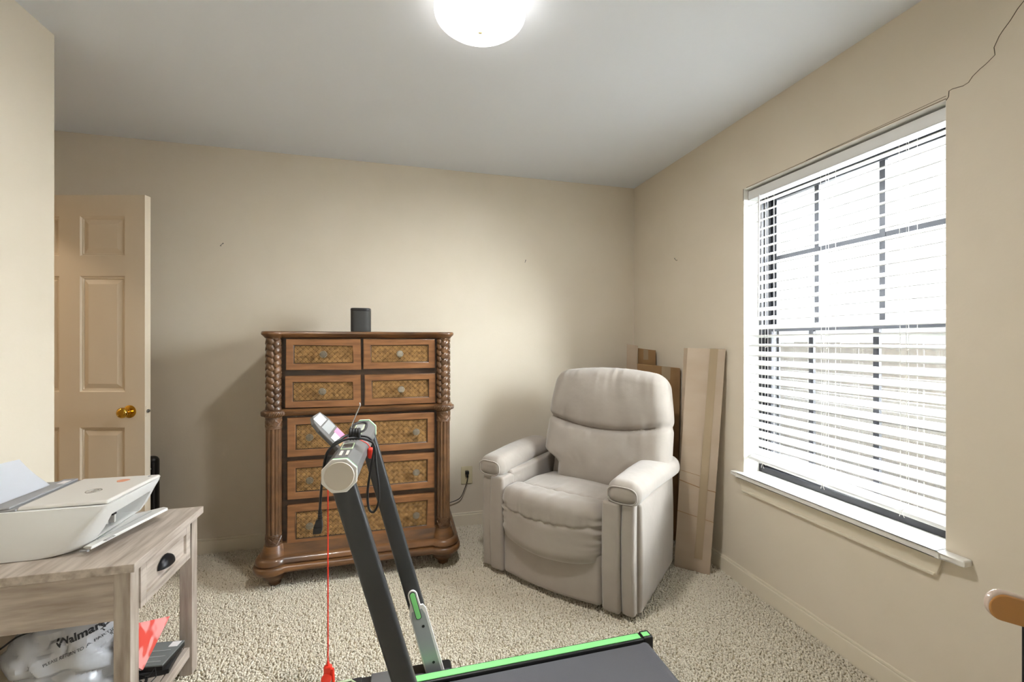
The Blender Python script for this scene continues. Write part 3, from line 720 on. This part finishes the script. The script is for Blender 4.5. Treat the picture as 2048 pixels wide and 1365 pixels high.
c3 = carton('cardboard_box', 'brown cardboard box behind the recliner headrest, lower than its neighbours', [(1.50, 2.53, 0), (1.70, 2.36, 0), (1.715, 2.42, 0), (1.55, 2.60, 0)], [(1.51, 2.52, 1.118), (1.712, 2.35, 1.098), (1.716, 2.40, 1.098), (1.55, 2.585, 1.118)], cardDarkM)
c3['group'] = g
bm = BM(); hexa(bm, [(1.625, 2.422, 1.02), (1.665, 2.388, 1.02), (1.665, 2.390, 1.02), (1.625, 2.424, 1.02)], [(1.627, 2.419, 1.108), (1.667, 2.385, 1.104), (1.667, 2.40, 1.104), (1.627, 2.43, 1.108)]); obj('tape_strip', bm, tapeM, c3)
# ------------------------------------------------------------------ treadmill
tm = thing('treadmill', (.35, 1.33, 0), 'folding walking treadmill with dark posts and green deck edges', 'treadmill')
TY0, TY1 = 1.115, 1.535
bm = BM(); box(bm, .02, .93, TY0+.03, TY1-.03, .035, .082); obj('deck', bm, consoleDarkM, tm, bevel=.004)
bm = BM()
yb0, yb1 = TY0+.042, TY1-.046
bp = [(.03, .086), (.90, .086)]+[(.918+.032*math.sin(a), .057+.032*math.cos(a)) for a in [k*math.pi/8 for k in range(9)]]+[(.03, .025)]
hexa(bm, [(x, yb0, z) for x, z in bp], [(x, yb1, z) for x, z in bp]); obj('running_belt', bm, beltM, tm, smooth=30)
for y0, y1 in ((TY1-.043, TY1), (TY0, TY0+.043)):
    bm = BM(); box(bm, -.02, .925, y0, y1, .03, .098); r_ = obj('side_rail', bm, blackM, tm, bevel=.004)
    bm = BM(); box(bm, .0, .915, y0+.008, y1-.008, .0975, .1005); obj('green_strip', bm, greenM, r_, label='light green strip')
    bm = BM(); roundbox(bm, (.022, (y1-y0)/2+.001, .038), .008, (1, 1, 1), None, (.944, (y0+y1)/2, .065)); e_ = obj('end_cap', bm, blackM, tm, smooth=40)
    bm = BM(); box(bm, .926, .955, y0+.008, y1-.012, .1025, .104); obj('green_inset', bm, greenM, e_)
    bm = BM(); lathe(bm, [(.001, 0), (.025, 0), (.025, .02), (.001, .02)], seg=20, M=Matrix.Translation((.90, y0+.03, .025)) @ Matrix.Rotation(math.pi/2, 4, 'X')); obj('wheel', bm, rubberM, tm, smooth=40)
# motor hood
bm = BM(); prism(bm, [(-.36, TY0-.02), (.03, TY0-.02), (.03, TY1+.03), (-.36, TY1+.03)], 0.012, .105); obj('motor_hood', bm, consoleDarkM, tm, bevel=.008)
bm = BM(); box(bm, -.28, -.13, TY1-.10, TY1+.02, .105, .113); mh = obj('hood_plate', bm, consoleDarkM, tm, bevel=.003)
bm = BM(); tube(bm, [(-.40+.08, TY1+.006, .1145), (-.165, TY1+.010, .1145), (-.120, TY1-.035, .1145), (-.150, TY1-.10, .1145)], .0035, 6); obj('hood_trim', bm, paleGreenM, mh)
bm = BM(); box(bm, -.10, -.02, TY1-.05, TY1+.022, .105, .116); box(bm, -.085, -.02, TY1-.14, TY1-.06, .105, .112); obj('hood_clip', bm, consoleM, tm, bevel=.004)
# posts
def post(y, nm='upright_post'):
    a = Vector((.122 if y > 1.3 else .106, y, .06)); b = Vector((-.116 if y > 1.3 else -.141, y, .94)); d = (b-a).normalized(); q = Vector((d.z, 0, -d.x)); k = Vector((0, 1, 0))
    prof = []
    hx, hy, r = .0275, .017, .009
    for sx, sy, a0 in ((1, 1, 0), (-1, 1, 90), (-1, -1, 180), (1, -1, 270)):
        for t in range(4):
            an = math.radians(a0+t*30); prof.append((sx*(hx-r)+r*math.cos(an), sy*(hy-r)+r*math.sin(an)))
    bm = BM(); hexa(bm, [a+q*x+k*z for x, z in prof], [b+q*x+k*z for x, z in prof])
    return obj(nm, bm, postM, tm, smooth=50), a, d, q
PYF, PYN = 1.583, 1.113
for py in (PYF, PYN):
    p_, a, d, q = post(py); sgn = -1
    M_ = Matrix(((q.x, d.x, 0, a.x), (q.y, d.y, sgn, py-.0175), (q.z, d.z, 0, a.z), (0, 0, 0, 1)))   # local x: across post, y: along post, z: toward the camera
    bm = BM()
    pts = [(-.038, -.03), (.042, -.03), (.040, .255), (.032, .27), (.021, .272), (.021, .305)]+[(.000+.021*math.cos(t), .312+.021*math.sin(t)) for t in [k*math.pi/8 for k in range(9)]]+[(-.021, .285), (-.030, .268), (-.037, .25)]
    pts = [(x*.80, y) for x, y in pts]; prism(bm, pts, 0, .007, M_); br_ = obj('lock_bracket', bm, capRimM, tm, bevel=.0015)
    bm = BM(); prism(bm, [(-.026, -.02), (.024, -.02), (.024, .235), (.018, .258), (-.019, .258), (-.025, .235)], .0065, .0085, M_); obj('bracket_face', bm, silverM, br_)
    bm = BM(); prism(bm, [(.011*math.cos(t), (.235 if math.sin(t) < 0 else .318)+.011*math.sin(t)) for t in [k*math.pi/8 for k in range(16)]], .008, .0095, M_); obj('slot_rim', bm, consoleDarkM, br_)
    bm = BM(); prism(bm, [(.0085*math.cos(t), (.236 if math.sin(t) < 0 else .317)+.0085*math.sin(t)) for t in [k*math.pi/8 for k in range(16)]], .009, .0115, M_); obj('release_button', bm, greenM, br_)
    for yy in (.195, .055):
        bm = BM(); lathe(bm, [(.001, .008), (.005, .008), (.005, .0095), (.001, .0095)], seg=14, M=M_ @ Matrix.Translation((.006, yy, 0))); obj('rivet', bm, blackM, br_)
    bm = BM(); lathe(bm, [(.001, .0), (.036, .0), (.036, .022), (.030, .03), (.012, .03), (.012, .036), (.001, .036)], seg=28, M=M_ @ Matrix.Translation((0, -.02, 0))); obj('pivot_knob', bm, blackM, tm, smooth=40)
    bm = BM(); roundbox(bm, (.10, .03, .035), .012, (2, 1, 1), None, (.08, py, .045)); obj('post_foot', bm, blackM, tm, smooth=50)
# console bar
BX, BZ, BY0, BY1 = -.139, .948, 1.088, 1.618
def skew(y): return .030*(y-1.2)
def octo(r, y0, y1, cx=BX, cz=BZ, rot=math.pi/8):
    bm = BM(); P = [(cx+r*math.cos(rot+k*math.pi/4), cz+r*math.sin(rot+k*math.pi/4)) for k in range(8)]
    hexa(bm, [(x+skew(y0), y0, z) for x, z in P], [(x+skew(y1), y1, z) for x, z in P]); return bm
bar = obj('console_bar', octo(.0415, BY0+.012, BY1-.012), consoleM, tm, bevel=.002)
for ya, yb_, ye in ((BY0+.012, BY0, BY0-.0015), (BY1-.012, BY1, BY1+.0015)):
    o1 = obj('bar_end_ring', octo(.0425, min(ya, (ya+yb_)/2), max(ya, (ya+yb_)/2)), greenM, tm)
    o2 = obj('bar_end_cap', octo(.0435, min((ya+yb_)/2, yb_), max((ya+yb_)/2, yb_)), capRimM, tm, bevel=.002)
    bm = BM(); lathe(bm, [(.001, 0), (.034, 0), (.034, .0015), (.033, .0028), (.001, .003)], seg=36, M=Matrix.Translation((BX+skew(yb_), yb_, BZ)) @ Matrix.Rotation(math.pi/2 if yb_ < 1.3 else -math.pi/2, 4, 'X')); obj('cap_disc', bm, capM, o2, smooth=40)
R8 = .0415*math.cos(math.pi/8)
def onbar(x0, x1, y0, y1, h0, h1, tilt=0):
    M_ = Matrix.Translation((BX+skew((y0+y1)/2), 0, BZ)) @ Matrix.Rotation(tilt, 4, 'Y'); bm = BM(); box(bm, x0, x1, y0, y1, R8+h0, R8+h1, M_); return bm
dp = obj('display', onbar(-.015, .015, 1.19, 1.255, -.0005, .0015), paleGreenM, tm)
obj('display_glass', onbar(-.0125, .0125, 1.195, 1.25, .001, .0022), clearM, dp)
for x in (-.0085, .0065): obj('button_strip', onbar(x, x+.006, 1.128, 1.172, -.0005, .0016), capM, tm)
obj('control_panel', onbar(-.014, .014, 1.37, 1.52, -.0005, .0015), paleGreenM, tm)
obj('control_panel_face', onbar(-.011, .011, 1.375, 1.515, .001, .002), silverM, tm)
# phone holder plate standing off the bar
HM = Matrix.Translation((BX-.028, 1.255, BZ+.012)) @ Matrix.Rotation(math.radians(-42), 4, 'Y')   # local x: across (+: right/front face), y: along bar, z: up the plate
bm = BM(); P = [(0, -.005), (.165, -.005), (.165, .085), (.145, .118), (.05, .122), (.012, .105), (0, .08)]
hexa(bm, [HM @ Vector((0, y, z)) for y, z in P], [HM @ Vector((.011, y, z)) for y, z in P]); hp_ = obj('phone_holder', bm, consoleM, tm, bevel=.002)
def holder(name, y0, y1, z0, z1, m, x=.0112, t=.0008):
    bm = BM(); box(bm, x, x+t, y0, y1, z0, z1, HM); return obj(name, bm, m, hp_)
holder('sticker', .03, .13, .088, .115, stickerM); holder('finger_recess', .03, .15, .055, .083, silverM, .0110, .0006)
holder('sticker', .02, .09, .005, .045, stickerM); holder('sticker', .09, .155, .008, .048, pinkM); holder('sticker', .02, .075, .003, .018, tanPrintM, .0118, .0006); holder('sticker', .095, .155, .003, .014, redM, .0118, .0006)
bm = BM(); box(bm, BX-.062, BX-.03, 1.25, 1.45, BZ-.028, BZ+.010); obj('holder_mount', bm, consoleDarkM, tm, bevel=.004)
# red clip on the console
bm = BM(); roundbox(bm, (.009, .009, .016), .007, (1, 1, 2), None, (BX+.052, 1.33, BZ-.010)); tube(bm, smoothpts([(BX+.02, 1.31, BZ+.038), (BX+.042, 1.325, BZ+.02), (BX+.05, 1.33, BZ+.006)], 4), .0015, 6); obj('red_clip', bm, redM, tm, smooth=50)
# power cord bundled over the console
def AP(l): return [at(px, py, z) for px, py, z in l]
bm = BM()
tube(bm, smoothpts(AP([(640, 1018, 1.10), (642, 985, 1.10), (646, 950, 1.10), (650, 920, 1.10), (660, 898, 1.105), (690, 880, 1.13), (715, 877, 1.15), (738, 882, 1.17), (749, 893, 1.17), (752, 930, 1.17), (757, 970, 1.17), (757, 1005, 1.17), (748, 1024, 1.17), (738, 1018, 1.17), (735, 985, 1.17), (742, 935, 1.17), (748, 895, 1.18), (738, 876, 1.19), (715, 872, 1.18), (692, 872, 1.16), (668, 890, 1.12), (656, 905, 1.11)]), 5), .0033, 8)
tube(bm, smoothpts(AP([(712, 872, 1.19), (700, 862, 1.20), (708, 850, 1.24), (722, 845, 1.27), (733, 848, 1.28), (730, 860, 1.26), (716, 866, 1.22)]), 5), .0033, 8)
tube(bm, smoothpts(AP([(655, 905, 1.105), (672, 885, 1.12), (700, 870, 1.16), (720, 868, 1.18)]), 5), .0033, 8)
cd = obj('power_cord', bm, cablM, tm, smooth=60, label='black power cord tied in a bundle over the console')
kc = at(710, 868, 1.165)
bm = BM()
for k in range(4):
    off = (k-1.5)*.007
    tube(bm, [kc+Vector((off+.010*0, -.004, 0))+Vector((0, .014*math.cos(a), .013*math.sin(a))) for a in [q*math.pi/8 for q in range(16)]], .0042, 6, closed=True)
obj('tie_knot', bm, rubberM, cd, smooth=60)
bm = BM(); tube(bm, smoothpts(AP([(702, 862, 1.17), (704, 850, 1.17), (712, 830, 1.17), (720, 812, 1.17), (719, 806, 1.17)]), 4), .0014, 6); obj('twist_tie', bm, silverM, cd, smooth=60)
pu = at(640, 1018, 1.10); bm = BM()
for k in range(5): lathe(bm, [(.001, 0), (.0058-.0003*k, 0), (.0058-.0003*k, -.0042), (.001, -.0042)], pu+Vector((0, 0, -.004-.0055*(4-k))), 12)
tube(bm, [pu, pu+Vector((-.001, 0, -.03))], .0036, 8)
obj('strain_relief', bm, cablM, cd, smooth=40)
bm = BM(); q0 = pu+Vector((-.002, 0, -.028)); q1 = pu+Vector((-.006, 0, -.062))
hexa(bm, [q0+Vector((x, y, 0)) for x, y in ((-.007, -.006), (.007, -.006), (.007, .006), (-.007, .006))], [q1.lerp(q0, .45)+Vector((x, y, 0)) for x, y in ((-.011, -.009), (.011, -.009), (.011, .009), (-.011, .009))])
hexa(bm, [q1.lerp(q0, .45)+Vector((x, y, 0)) for x, y in ((-.011, -.009), (.011, -.009), (.011, .009), (-.011, .009))], [q1+Vector((x, y, 0)) for x, y in ((-.010, -.009), (.010, -.009), (.010, .009), (-.010, .009))])
obj('connector', bm, cablM, cd, bevel=.002)
# red safety key hanging on its string
sk = thing('safety_key', (-.188, 1.222, .40), 'red safety key clip hanging on a red string', 'safety key')
SX, SY = -.188, 1.222
ks = onY(658, 1322, SY).z
bm = BM(); tube(bm, [(SX, SY, BZ-.02), (SX, SY, ks)], .0019, 6); obj('string', bm, redM, sk)
bm = BM(); lathe(bm, [(.001, 0), (.003, -.002), (.004, -.012), (.001, -.012)], (SX, SY, ks), 12); roundbox(bm, (.0105, .007, .016), .006, (1, 1, 2), None, (SX, SY, ks-.027)); obj('clip_body', bm, redM, sk, smooth=50)
bm = BM(); lathe(bm, [(.001, 0), (.012, 0), (.013, .003), (.012, .007), (.001, .008)], seg=20, M=Matrix.Translation((SX-.003, SY-.006, ks-.043)) @ Matrix.Rotation(math.radians(70), 4, 'X')); obj('clip_tab', bm, redM, sk, smooth=40)
bm = BM(); tube(bm, [(SX+.012, SY-.004, ks-.02), (SX+.014, SY-.004, ks-.06)], .004, 8); obj('clip_arm', bm, redM, sk, smooth=50)
# ------------------------------------------------------------------ side table
tb = thing('side_table', (-1.02, 1.70, 0), 'grey wood side table with drawer beside the wall end', 'side table')
tx0, tx1, ty0, ty1, tz = -1.268, -.752, 1.482, 1.932, .62
bm = BM(); box(bm, tx0, tx1, ty0, ty1, tz-.026, tz); obj('tabletop', bm, oakYM, tb, bevel=.002)
lx1, ly0, ly1 = tx1-.016, ty0+.012, ty1-.014; lx0 = tx0+.012; lw = .042
for x in (lx0, lx1-lw):
    for y in (ly0, ly1-lw):
        bm = BM(); box(bm, x, x+lw, y, y+lw, 0, tz-.026); obj('leg', bm, oakZM, tb, bevel=.0015)
za = .452
bm = BM(); box(bm, lx0+lw, lx1-lw, ly0+.004, ly0+.020, za, tz-.026); obj('side_panel', bm, oakM, tb)
bm = BM(); box(bm, lx0+lw, lx1-lw, ly1-.020, ly1-.004, za, tz-.026); obj('side_panel', bm, oakM, tb)
bm = BM(); box(bm, lx0+.004, lx0+.020, ly0+lw, ly1-lw, za, tz-.026); obj('back_panel', bm, oakYM, tb)
bm = BM(); box(bm, lx0+.03, lx1-.03, ly0+lw, ly1-lw, .088, .108); box(bm, lx1-.026, lx1-.008, ly0+lw, ly1-lw, .070, .108); obj('lower_shelf', bm, oakYM, tb, bevel=.0015)
# drawer facing the room
dy0, dy1, dz0, dz1, dx = ly0+lw+.002, ly1-lw-.024, za+.006, tz-.032, lx1+.004
bm = BM(); m_ = .030
box(bm, dx-.018, dx, dy0, dy0+m_, dz0, dz1); box(bm, dx-.018, dx, dy1-m_, dy1, dz0, dz1); box(bm, dx-.018, dx, dy0+m_, dy1-m_, dz0, dz0+m_); box(bm, dx-.018, dx, dy0+m_, dy1-m_, dz1-m_, dz1); box(bm, dx-.20, dx-.018, dy0+.01, dy1-.01, dz0+.01, dz1-.03)
td = obj('drawer', bm, oakYM, tb, bevel=.001)
bm = BM(); box(bm, dx-.017, dx-.009, dy0+m_, dy1-m_, dz0+m_, dz1-m_); obj('drawer_panel', bm, oakYM, td)
# cup pull
bm = BM(); cyc, czc = (dy0+dy1)/2-.01, (dz0+dz1)/2+.006; G = []
for i in range(9):
    th_ = math.pi*i/8; G.append([])
    for j in range(7):
        ph = (math.pi/2)*j/6
        G[-1].append(bm.verts.new((dx-.006+.024*math.sin(ph)*(.35+.65*math.sin(th_)), cyc-.043*math.cos(th_)*(1-.10*(1-math.cos(ph))), czc-.012+.034*math.sin(th_)*math.cos(ph))))
for A, B in zip(G, G[1:]):
    for j in range(6): bm.faces.new((A[j], B[j], B[j+1], A[j+1]))
bmesh.ops.solidify(bm, geom=bm.faces[:], thickness=.0015)
obj('cup_pull', bm, gunM, td, smooth=60, label='dark metal cup pull')
# ------------------------------------------------------------------ printer
pr = thing('printer', (-1.03, 1.70, tz), 'white inkjet printer on the side table, tray open', 'printer')
pt = .772
def psec(y, k):
    # outline in x,z at a given y: front (+x) leans inward toward the bottom
    return [(-1.262, .628), (-1.255, .622), (-.985, .622), (-.955, .628), (-.925, .650), (-.905, .680), (-.884, .725), (-.868, .755), (-.866, .766), (-1.262, .768)]
bm = BM(); py0, py1 = 1.578, 1.868
ring = []
def pround(x, z, y):
    t = min(1, max(0, (y-py0)/.065)); k = .055*(1-math.sqrt(1-(1-t)**2))*(1-.75*max(0, (z-.63)/.135))
    return x-k if x > -1.0 else x
for y, s_ in ((py0, .985), (py0+.003, .995), (py0+.008, 1), (py0+.018, 1), (py0+.03, 1), (py0+.045, 1), (py0+.065, 1), (py1-.012, 1), (py1-.004, .995), (py1, .985)):
    cx, cz = -1.07, .70; ring.append([bm.verts.new((cx+(pround(x, z, y)-cx)*s_, y, cz+(z-cz)*(s_ if z > .63 else 1))) for x, z in psec(y, 0)])
n = len(ring[0]); bm.faces.new(ring[0]); bm.faces.new(ring[-1][::-1])
for A, B in zip(ring, ring[1:]):
    for k in range(n): bm.faces.new((A[k], A[(k+1) % n], B[(k+1) % n], B[k]))
# carve the output opening in the front
pbody = obj('printer_body', bm, printerM, pr, smooth=35)
bm = BM(); box(bm, -1.02, -.80, 1.628, 1.842, .652, .722); cut = obj('cutter', bm, None); 
md = pbody.modifiers.new('opening', 'BOOLEAN'); md.object = cut; md.operation = 'DIFFERENCE'; md.solver = 'EXACT'
dg = bpy.context.evaluated_depsgraph_get(); MWi = MW[pr.name]
cut.data.transform(Matrix.Identity(4)); bpy.context.view_layer.update(); dg.update()
me2 = bpy.data.meshes.new_from_object(pbody.evaluated_get(dg)); pbody.modifiers.clear(); pbody.data = me2; bpy.data.objects.remove(cut)
bm = BM(); box(bm, -1.015, -1.005, 1.63, 1.84, .653, .72); obj('inner_wall', bm, printerM, pr)
bm = BM(); box(bm, -1.0, -.935, 1.655, 1.70, .690, .712); box(bm, -1.0, -.945, 1.71, 1.718, .66, .70); box(bm, -1.0, -.94, 1.74, 1.748, .655, .705); obj('carriage_guide', bm, printerLidM, pr, bevel=.001)
bm = BM()
for y in (1.66, 1.675, 1.69, 1.725, 1.735): box(bm, -.942, -.935, y, y+.007, .684, .690)
obj('star_wheels', bm, blackM, pr)
bm = BM(); hexa(bm, [(-1.10, py0+.008, pt-.004), (-.874, py0+.008, pt-.004), (-.858, py1-.012, pt-.004), (-1.10, py1-.004, pt-.004)], [(-1.096, py0+.012, pt+.006), (-.878, py0+.012, pt+.006), (-.862, py1-.016, pt+.006), (-1.096, py1-.008, pt+.006)]); lid = obj('scanner_lid', bm, printerLidM, pr, bevel=.004, segs=3)
bm = BM(); box(bm, -1.262, -1.098, py0+.006, py1-.006, pt-.006, pt+.002); box(bm, -1.155, -1.112, py0+.006, py1-.006, pt+.002, pt+.009); obj('paper_feed_cover', bm, printerGreyM, pr, bevel=.003)
bm = BM(); box(bm, -1.140, -1.118, py1-.065, py1-.03, pt+.0088, pt+.0094); obj('feed_icon', bm, stickerM, pr)
# round maker's mark and sticker on the lid
bm = BM(); lcx, lcy = -.975, 1.70
tube(bm, [(lcx+.020*math.cos(a), lcy+.020*math.sin(a), pt+.0062) for a in [q*math.pi/18 for q in range(36)]], .0012, 5, closed=True)
tb_ = textmesh('hp', .030, .25); 
tb_.transform(Matrix.Translation((lcx, lcy, pt+.0066)) @ Matrix.Rotation(math.pi/2, 4, 'Z'))
me_ = bpy.data.meshes.new('x'); tb_.to_mesh(me_); bm.from_mesh(me_); bpy.data.meshes.remove(me_); tb_.free()
obj('logo', bm, logoM, lid)
bm = BM(); prism(bm, [(-.948+.018*math.cos(a)*(1+.15*math.sin(3*a)), 1.80+.017*math.sin(a)) for a in [q*math.pi/8 for q in range(16)]], pt+.006, pt+.0066); obj('sticker', bm, orangeM, lid)
bm = BM(); lathe(bm, [(.001, pt+.006), (.005, pt+.006), (.005, pt+.0068), (.001, pt+.0068)], (-.885, 1.835, 0), 14); obj('lid_button', bm, printerGreyM, lid)
# output tray folded down
bm = BM(); hexa(bm, [(-.945, 1.60, .632), (-.905, 1.565, .640), (-.818, 1.812, .656), (-.845, 1.845, .650), (-.94, 1.85, .634)], [(-.945, 1.60, .637), (-.905, 1.568, .650), (-.818, 1.812, .666), (-.845, 1.845, .659), (-.94, 1.85, .640)])
ot = obj('output_tray', bm, printerM, pr, bevel=.002)
bm = BM(); tube(bm, [(-.925, 1.63, .6445), (-.868, 1.81, .6575)], .0010, 5); tube(bm, [(-.885, 1.64, .6515), (-.85, 1.74, .6583)], .0009, 5); tube(bm, [(-.893, 1.600, .6508), (-.884, 1.600, .6512), (-.876, 1.625, .6535), (-.884, 1.625, .653)], .0010, 5, closed=True); obj('tray_lines', bm, printerGreyM, ot)
bm = BM(); tube(bm, [(-.938, 1.578, .634), (-.912, 1.566, .638)], .004, 6); obj('tray_hinge', bm, printerGreyM, ot)
# sheet of paper leaning out of the feed
pp = thing('paper_sheet', (-1.19, 1.72, tz+.14), 'blank white paper standing in the printer feed', 'paper')
c_ = [Vector((-1.176, 1.600, pt+.004)), Vector((-1.163, 1.815, pt+.004)), Vector((-1.232, 1.792, pt+.103)), Vector((-1.255, 1.60, pt+.100))]
bm = BM(); N_ = 8; g_ = []
for i in range(N_+1):
    g_.append([])
    for j in range(N_+1):
        u, v = i/N_, j/N_; p = (c_[0]*(1-u)+c_[1]*u)*(1-v)+(c_[3]*(1-u)+c_[2]*u)*v
        g_[-1].append(bm.verts.new(p+Vector((-.006*math.sin(v*math.pi), 0, .004*math.sin(u*math.pi)*v))))
for i in range(N_):
    for j in range(N_): bm.faces.new((g_[i][j], g_[i+1][j], g_[i+1][j+1], g_[i][j+1]))
bmesh.ops.solidify(bm, geom=bm.faces[:], thickness=.0012)
obj('sheet', bm, paperM, pp, smooth=50)
# ------------------------------------------------------------------ things on the lower shelf
sz = .109
bg = thing('shopping_bag', (-1.03, 1.68, sz), 'printed grey plastic shopping bag stuffed on the shelf under the printer', 'plastic bag')
def bagf(p):
    u = Vector((p.x*9, p.y*9, p.z*9)); k = noise.noise(u)*.018+noise.noise(u*2.3)*.010
    cr_ = abs(noise.noise(Vector((p.x*14+p.z*10, p.y*6, p.z*16))))
    q = p+p.normalized()*(k-.016*(1-min(1, cr_*4)))
    if q.z < -.140: q.z = -.140
    q.z += .10*q.x+.0
    return q
bm = BM(); roundbox(bm, (.150, .12, .145), .10, (22, 14, 22), bagf, (-1.025, 1.715, sz+.147), es=6)
for v in bm.verts: v.co.z = max(v.co.z, sz+.001)
bvh = BVHTree.FromBMesh(bm)
bag_o = obj('bag_film', bm, bagM, bg, smooth=35)
def print_on_bag(txt, size, px, pz, ang, shear=0, name='print', bold=0):
    tbm = textmesh(txt, size, shear, bold=bold); bmesh.ops.subdivide_edges(tbm, edges=[e for e in tbm.edges if e.calc_length() > .01], cuts=2)
    ca, sa = math.cos(ang), math.sin(ang)
    for v in list(tbm.verts):
        x = px+v.co.x*ca-v.co.y*sa; z = pz+v.co.x*sa+v.co.y*ca
        h = bvh.ray_cast(Vector((x, 1.3, z)), Vector((0, 1, 0)))
        v.co = Vector((x, h[0].y-.0015, z)) if h[0] else Vector((x, 1.62, z))
    obj(name, tbm, inkM, bag_o)
def baghit(px, py):
    h = bvh.ray_cast(Vector((0, 0, CH)), ray(px, py).normalized()); return h[0] if h[0] else onY(px, py, 1.6)
pw = baghit(158, 1272); print_on_bag('Walmart', .031, pw.x, pw.z, math.radians(17), bold=.0010)
sc_ = Vector((pw.x+.066, 0, pw.z+.024))
for k in range(6):
    a = k*math.pi/3+.3
    tbm = BM(); pts = [(sc_.x+math.cos(a)*r+math.cos(a+1.57)*w_, sc_.z+math.sin(a)*r+math.sin(a+1.57)*w_) for r, w_ in ((.005, -.0016), (.013, -.0022), (.013, .0022), (.005, .0016))]
    V = []
    for x, z in pts:
        h = bvh.ray_cast(Vector((x, 1.3, z)), Vector((0, 1, 0))); V.append(tbm.verts.new((x, (h[0].y if h[0] else 1.6)-.0015, z)))
    tbm.faces.new(V); obj('print', tbm, inkM, bag_o)
pw2 = baghit(166, 1297); print_on_bag('PLEASE RETURN TO A PARTICIPATING', .0120, pw2.x, pw2.z, math.radians(20))
# magazine
mg = thing('magazine', (-.86, 1.80, sz), 'glossy red and pink magazine leaning out of the bag', 'magazine')
A_, B_, C_ = onX(262, 1250, -.852), onX(340, 1233, -.83), onX(264, 1330, -.828)
D_ = C_+(B_-A_)*.25+Vector((0, .0, -.03))
C_.z = max(C_.z, sz+.004); D_.z = max(D_.z, sz+.004)
nn = (B_-A_).cross(C_-A_).normalized()*.005
bm = BM(); hexa(bm, [A_, B_, D_, C_], [A_+nn, B_+nn, D_+nn, C_+nn]); obj('cover', bm, magRedM, mg)
bm = BM(); nn2 = nn*.9; hexa(bm, [A_+nn*1.02, B_+nn*1.02, D_+nn*1.02, C_+nn*1.02], [A_+nn*1.6, B_+nn*1.6, D_+nn*1.6, C_+nn*1.6]); obj('pages', bm, paperM, mg)
# teal and white printed packet peeking from the bag
tp = thing('printed_packet', (-.95, 1.585, sz), 'teal and white printed packet poking out under the bag', 'packet')
bm = BM(); roundbox(bm, (.085, .02, .034), .015, (6, 2, 4), lambda p: (p.x, p.y+.006*nz(p.x*20, 0, p.z*20), p.z+.18*p.x), (-.91, 1.540, sz+.052)); obj('packet_film', bm, tealM, tp, smooth=50)
# two flat black cases
for k, (z, off, rot, lab) in enumerate(((sz, (0, 0), .10, 'black plastic case lying flat on the shelf, under the clear one'), (sz+.017, (-.002, .004), -.12, 'clear-lidded black case on top of the other case'))):
    cs = thing('storage_case', (-.838+off[0], 1.800+off[1], z), lab, 'plastic case', 'flat plastic cases on the lower shelf', rz=rot)
    bm = BM(); box(bm, -.048, .048, -.062, .062, 0, .015); obj('case_body', bm, blackM, cs, world=False, bevel=.002)
    if k:
        bm = BM(); box(bm, -.048, .048, -.062, .062, .0155, .0215); obj('clear_lid', bm, clearM, cs, world=False, bevel=.0015)
        bm = BM(); box(bm, .01, .04, .03, .058, .0215, .022); obj('label_sticker', bm, stickerM, cs, world=False)
        bm = BM()
        for y in (-.045, -.02, .01): box(bm, -.03, .03, y, y+.003, .0215, .0225)
        obj('lid_ribs', bm, silverM, cs, world=False)
    else:
        bm = BM(); box(bm, -.048, .048, -.062, .062, .0152, .0165); obj('lid', bm, consoleDarkM, cs, world=False)
# coil of thin black cable
cc = thing('cable_coil', (-.822, 1.66, sz), 'loose coil of thin black cable on the shelf', 'cable')
pts = []
for k in range(90):
    a = k*.52; r = .022+.010*math.sin(k*.37); pts.append((-.838+r*math.cos(a)*.8, 1.66+r*math.sin(a)*1.25, sz+.006+.028*(.5+.5*math.sin(k*.23))+.006*abs(math.sin(a*.5))))
pts += [(-.822, 1.70, sz+.03), (-.816, 1.725, sz+.040), (-.812, 1.722, sz+.010), (-.822, 1.70, sz+.004)]
bm = BM(); tube(bm, pts, .0019, 6); obj('cable', bm, cablM, cc, smooth=60)
# black cable running behind the table
pw = [onY(-40, 1325, 1.560), onY(0, 1300, 1.560), onY(35, 1275, 1.560), onY(75, 1261, 1.560), onY(110, 1254, 1.560)]
bk = thing('printer_cable', tuple(pw[1]), 'black cable drooping behind the bag under the table', 'cable')
bm = BM(); tube(bm, smoothpts(pw, 5), .0028, 6); obj('cable', bm, cablM, bk, smooth=60)
# ------------------------------------------------------------------ brown round-ended top on a dark post (by the window wall)
st = thing('wooden_stand', (1.43, .60, 0), 'brown round-ended wooden top on a thin dark post by the window wall', 'stand')
SM = Matrix.Translation(at(2037, 1224, 1.0)) @ Matrix(((R2.x, F2.x, 0, 0), (R2.y, F2.y, 0, 0), (0, 0, 1, 0), (0, 0, 0, 1))) @ Matrix.Rotation(math.radians(17), 4, 'Y')
P = []
for k in range(15):
    a = math.pi/2+math.pi*k/14; P.append((-.038+.036*math.cos(a), .032*math.sin(a)))
P += [(.10, -.030), (.12, -.01), (.12, .02), (.10, .034)]
bm = BM(); hexa(bm, [SM @ Vector((x, 0, z)) for x, z in P], [SM @ Vector((x-.001, .012, z+.005)) for x, z in P]); obj('lit_rim', bm, walnutLitM, st, smooth=50, bevel=.004, segs=3)
bm = BM(); hexa(bm, [SM @ Vector((x*.97+.002, -.003, z*.93-.002)) for x, z in P], [SM @ Vector((x*.98+.001, .002, z*.96-.001)) for x, z in P]); obj('top_face', bm, walnutM, st, bevel=.002)
pb = SM @ Vector((.046, .014, -.02))
bm = BM(); tube(bm, [pb, (pb.x, pb.y, .02)], .009, 12); obj('post', bm, blackM, st, smooth=50)
bm = BM(); lathe(bm, [(.001, 0), (.13, 0), (.13, .012), (.03, .025), (.001, .025)], (pb.x, pb.y, 0), 32); obj('base', bm, blackM, st, smooth=40)
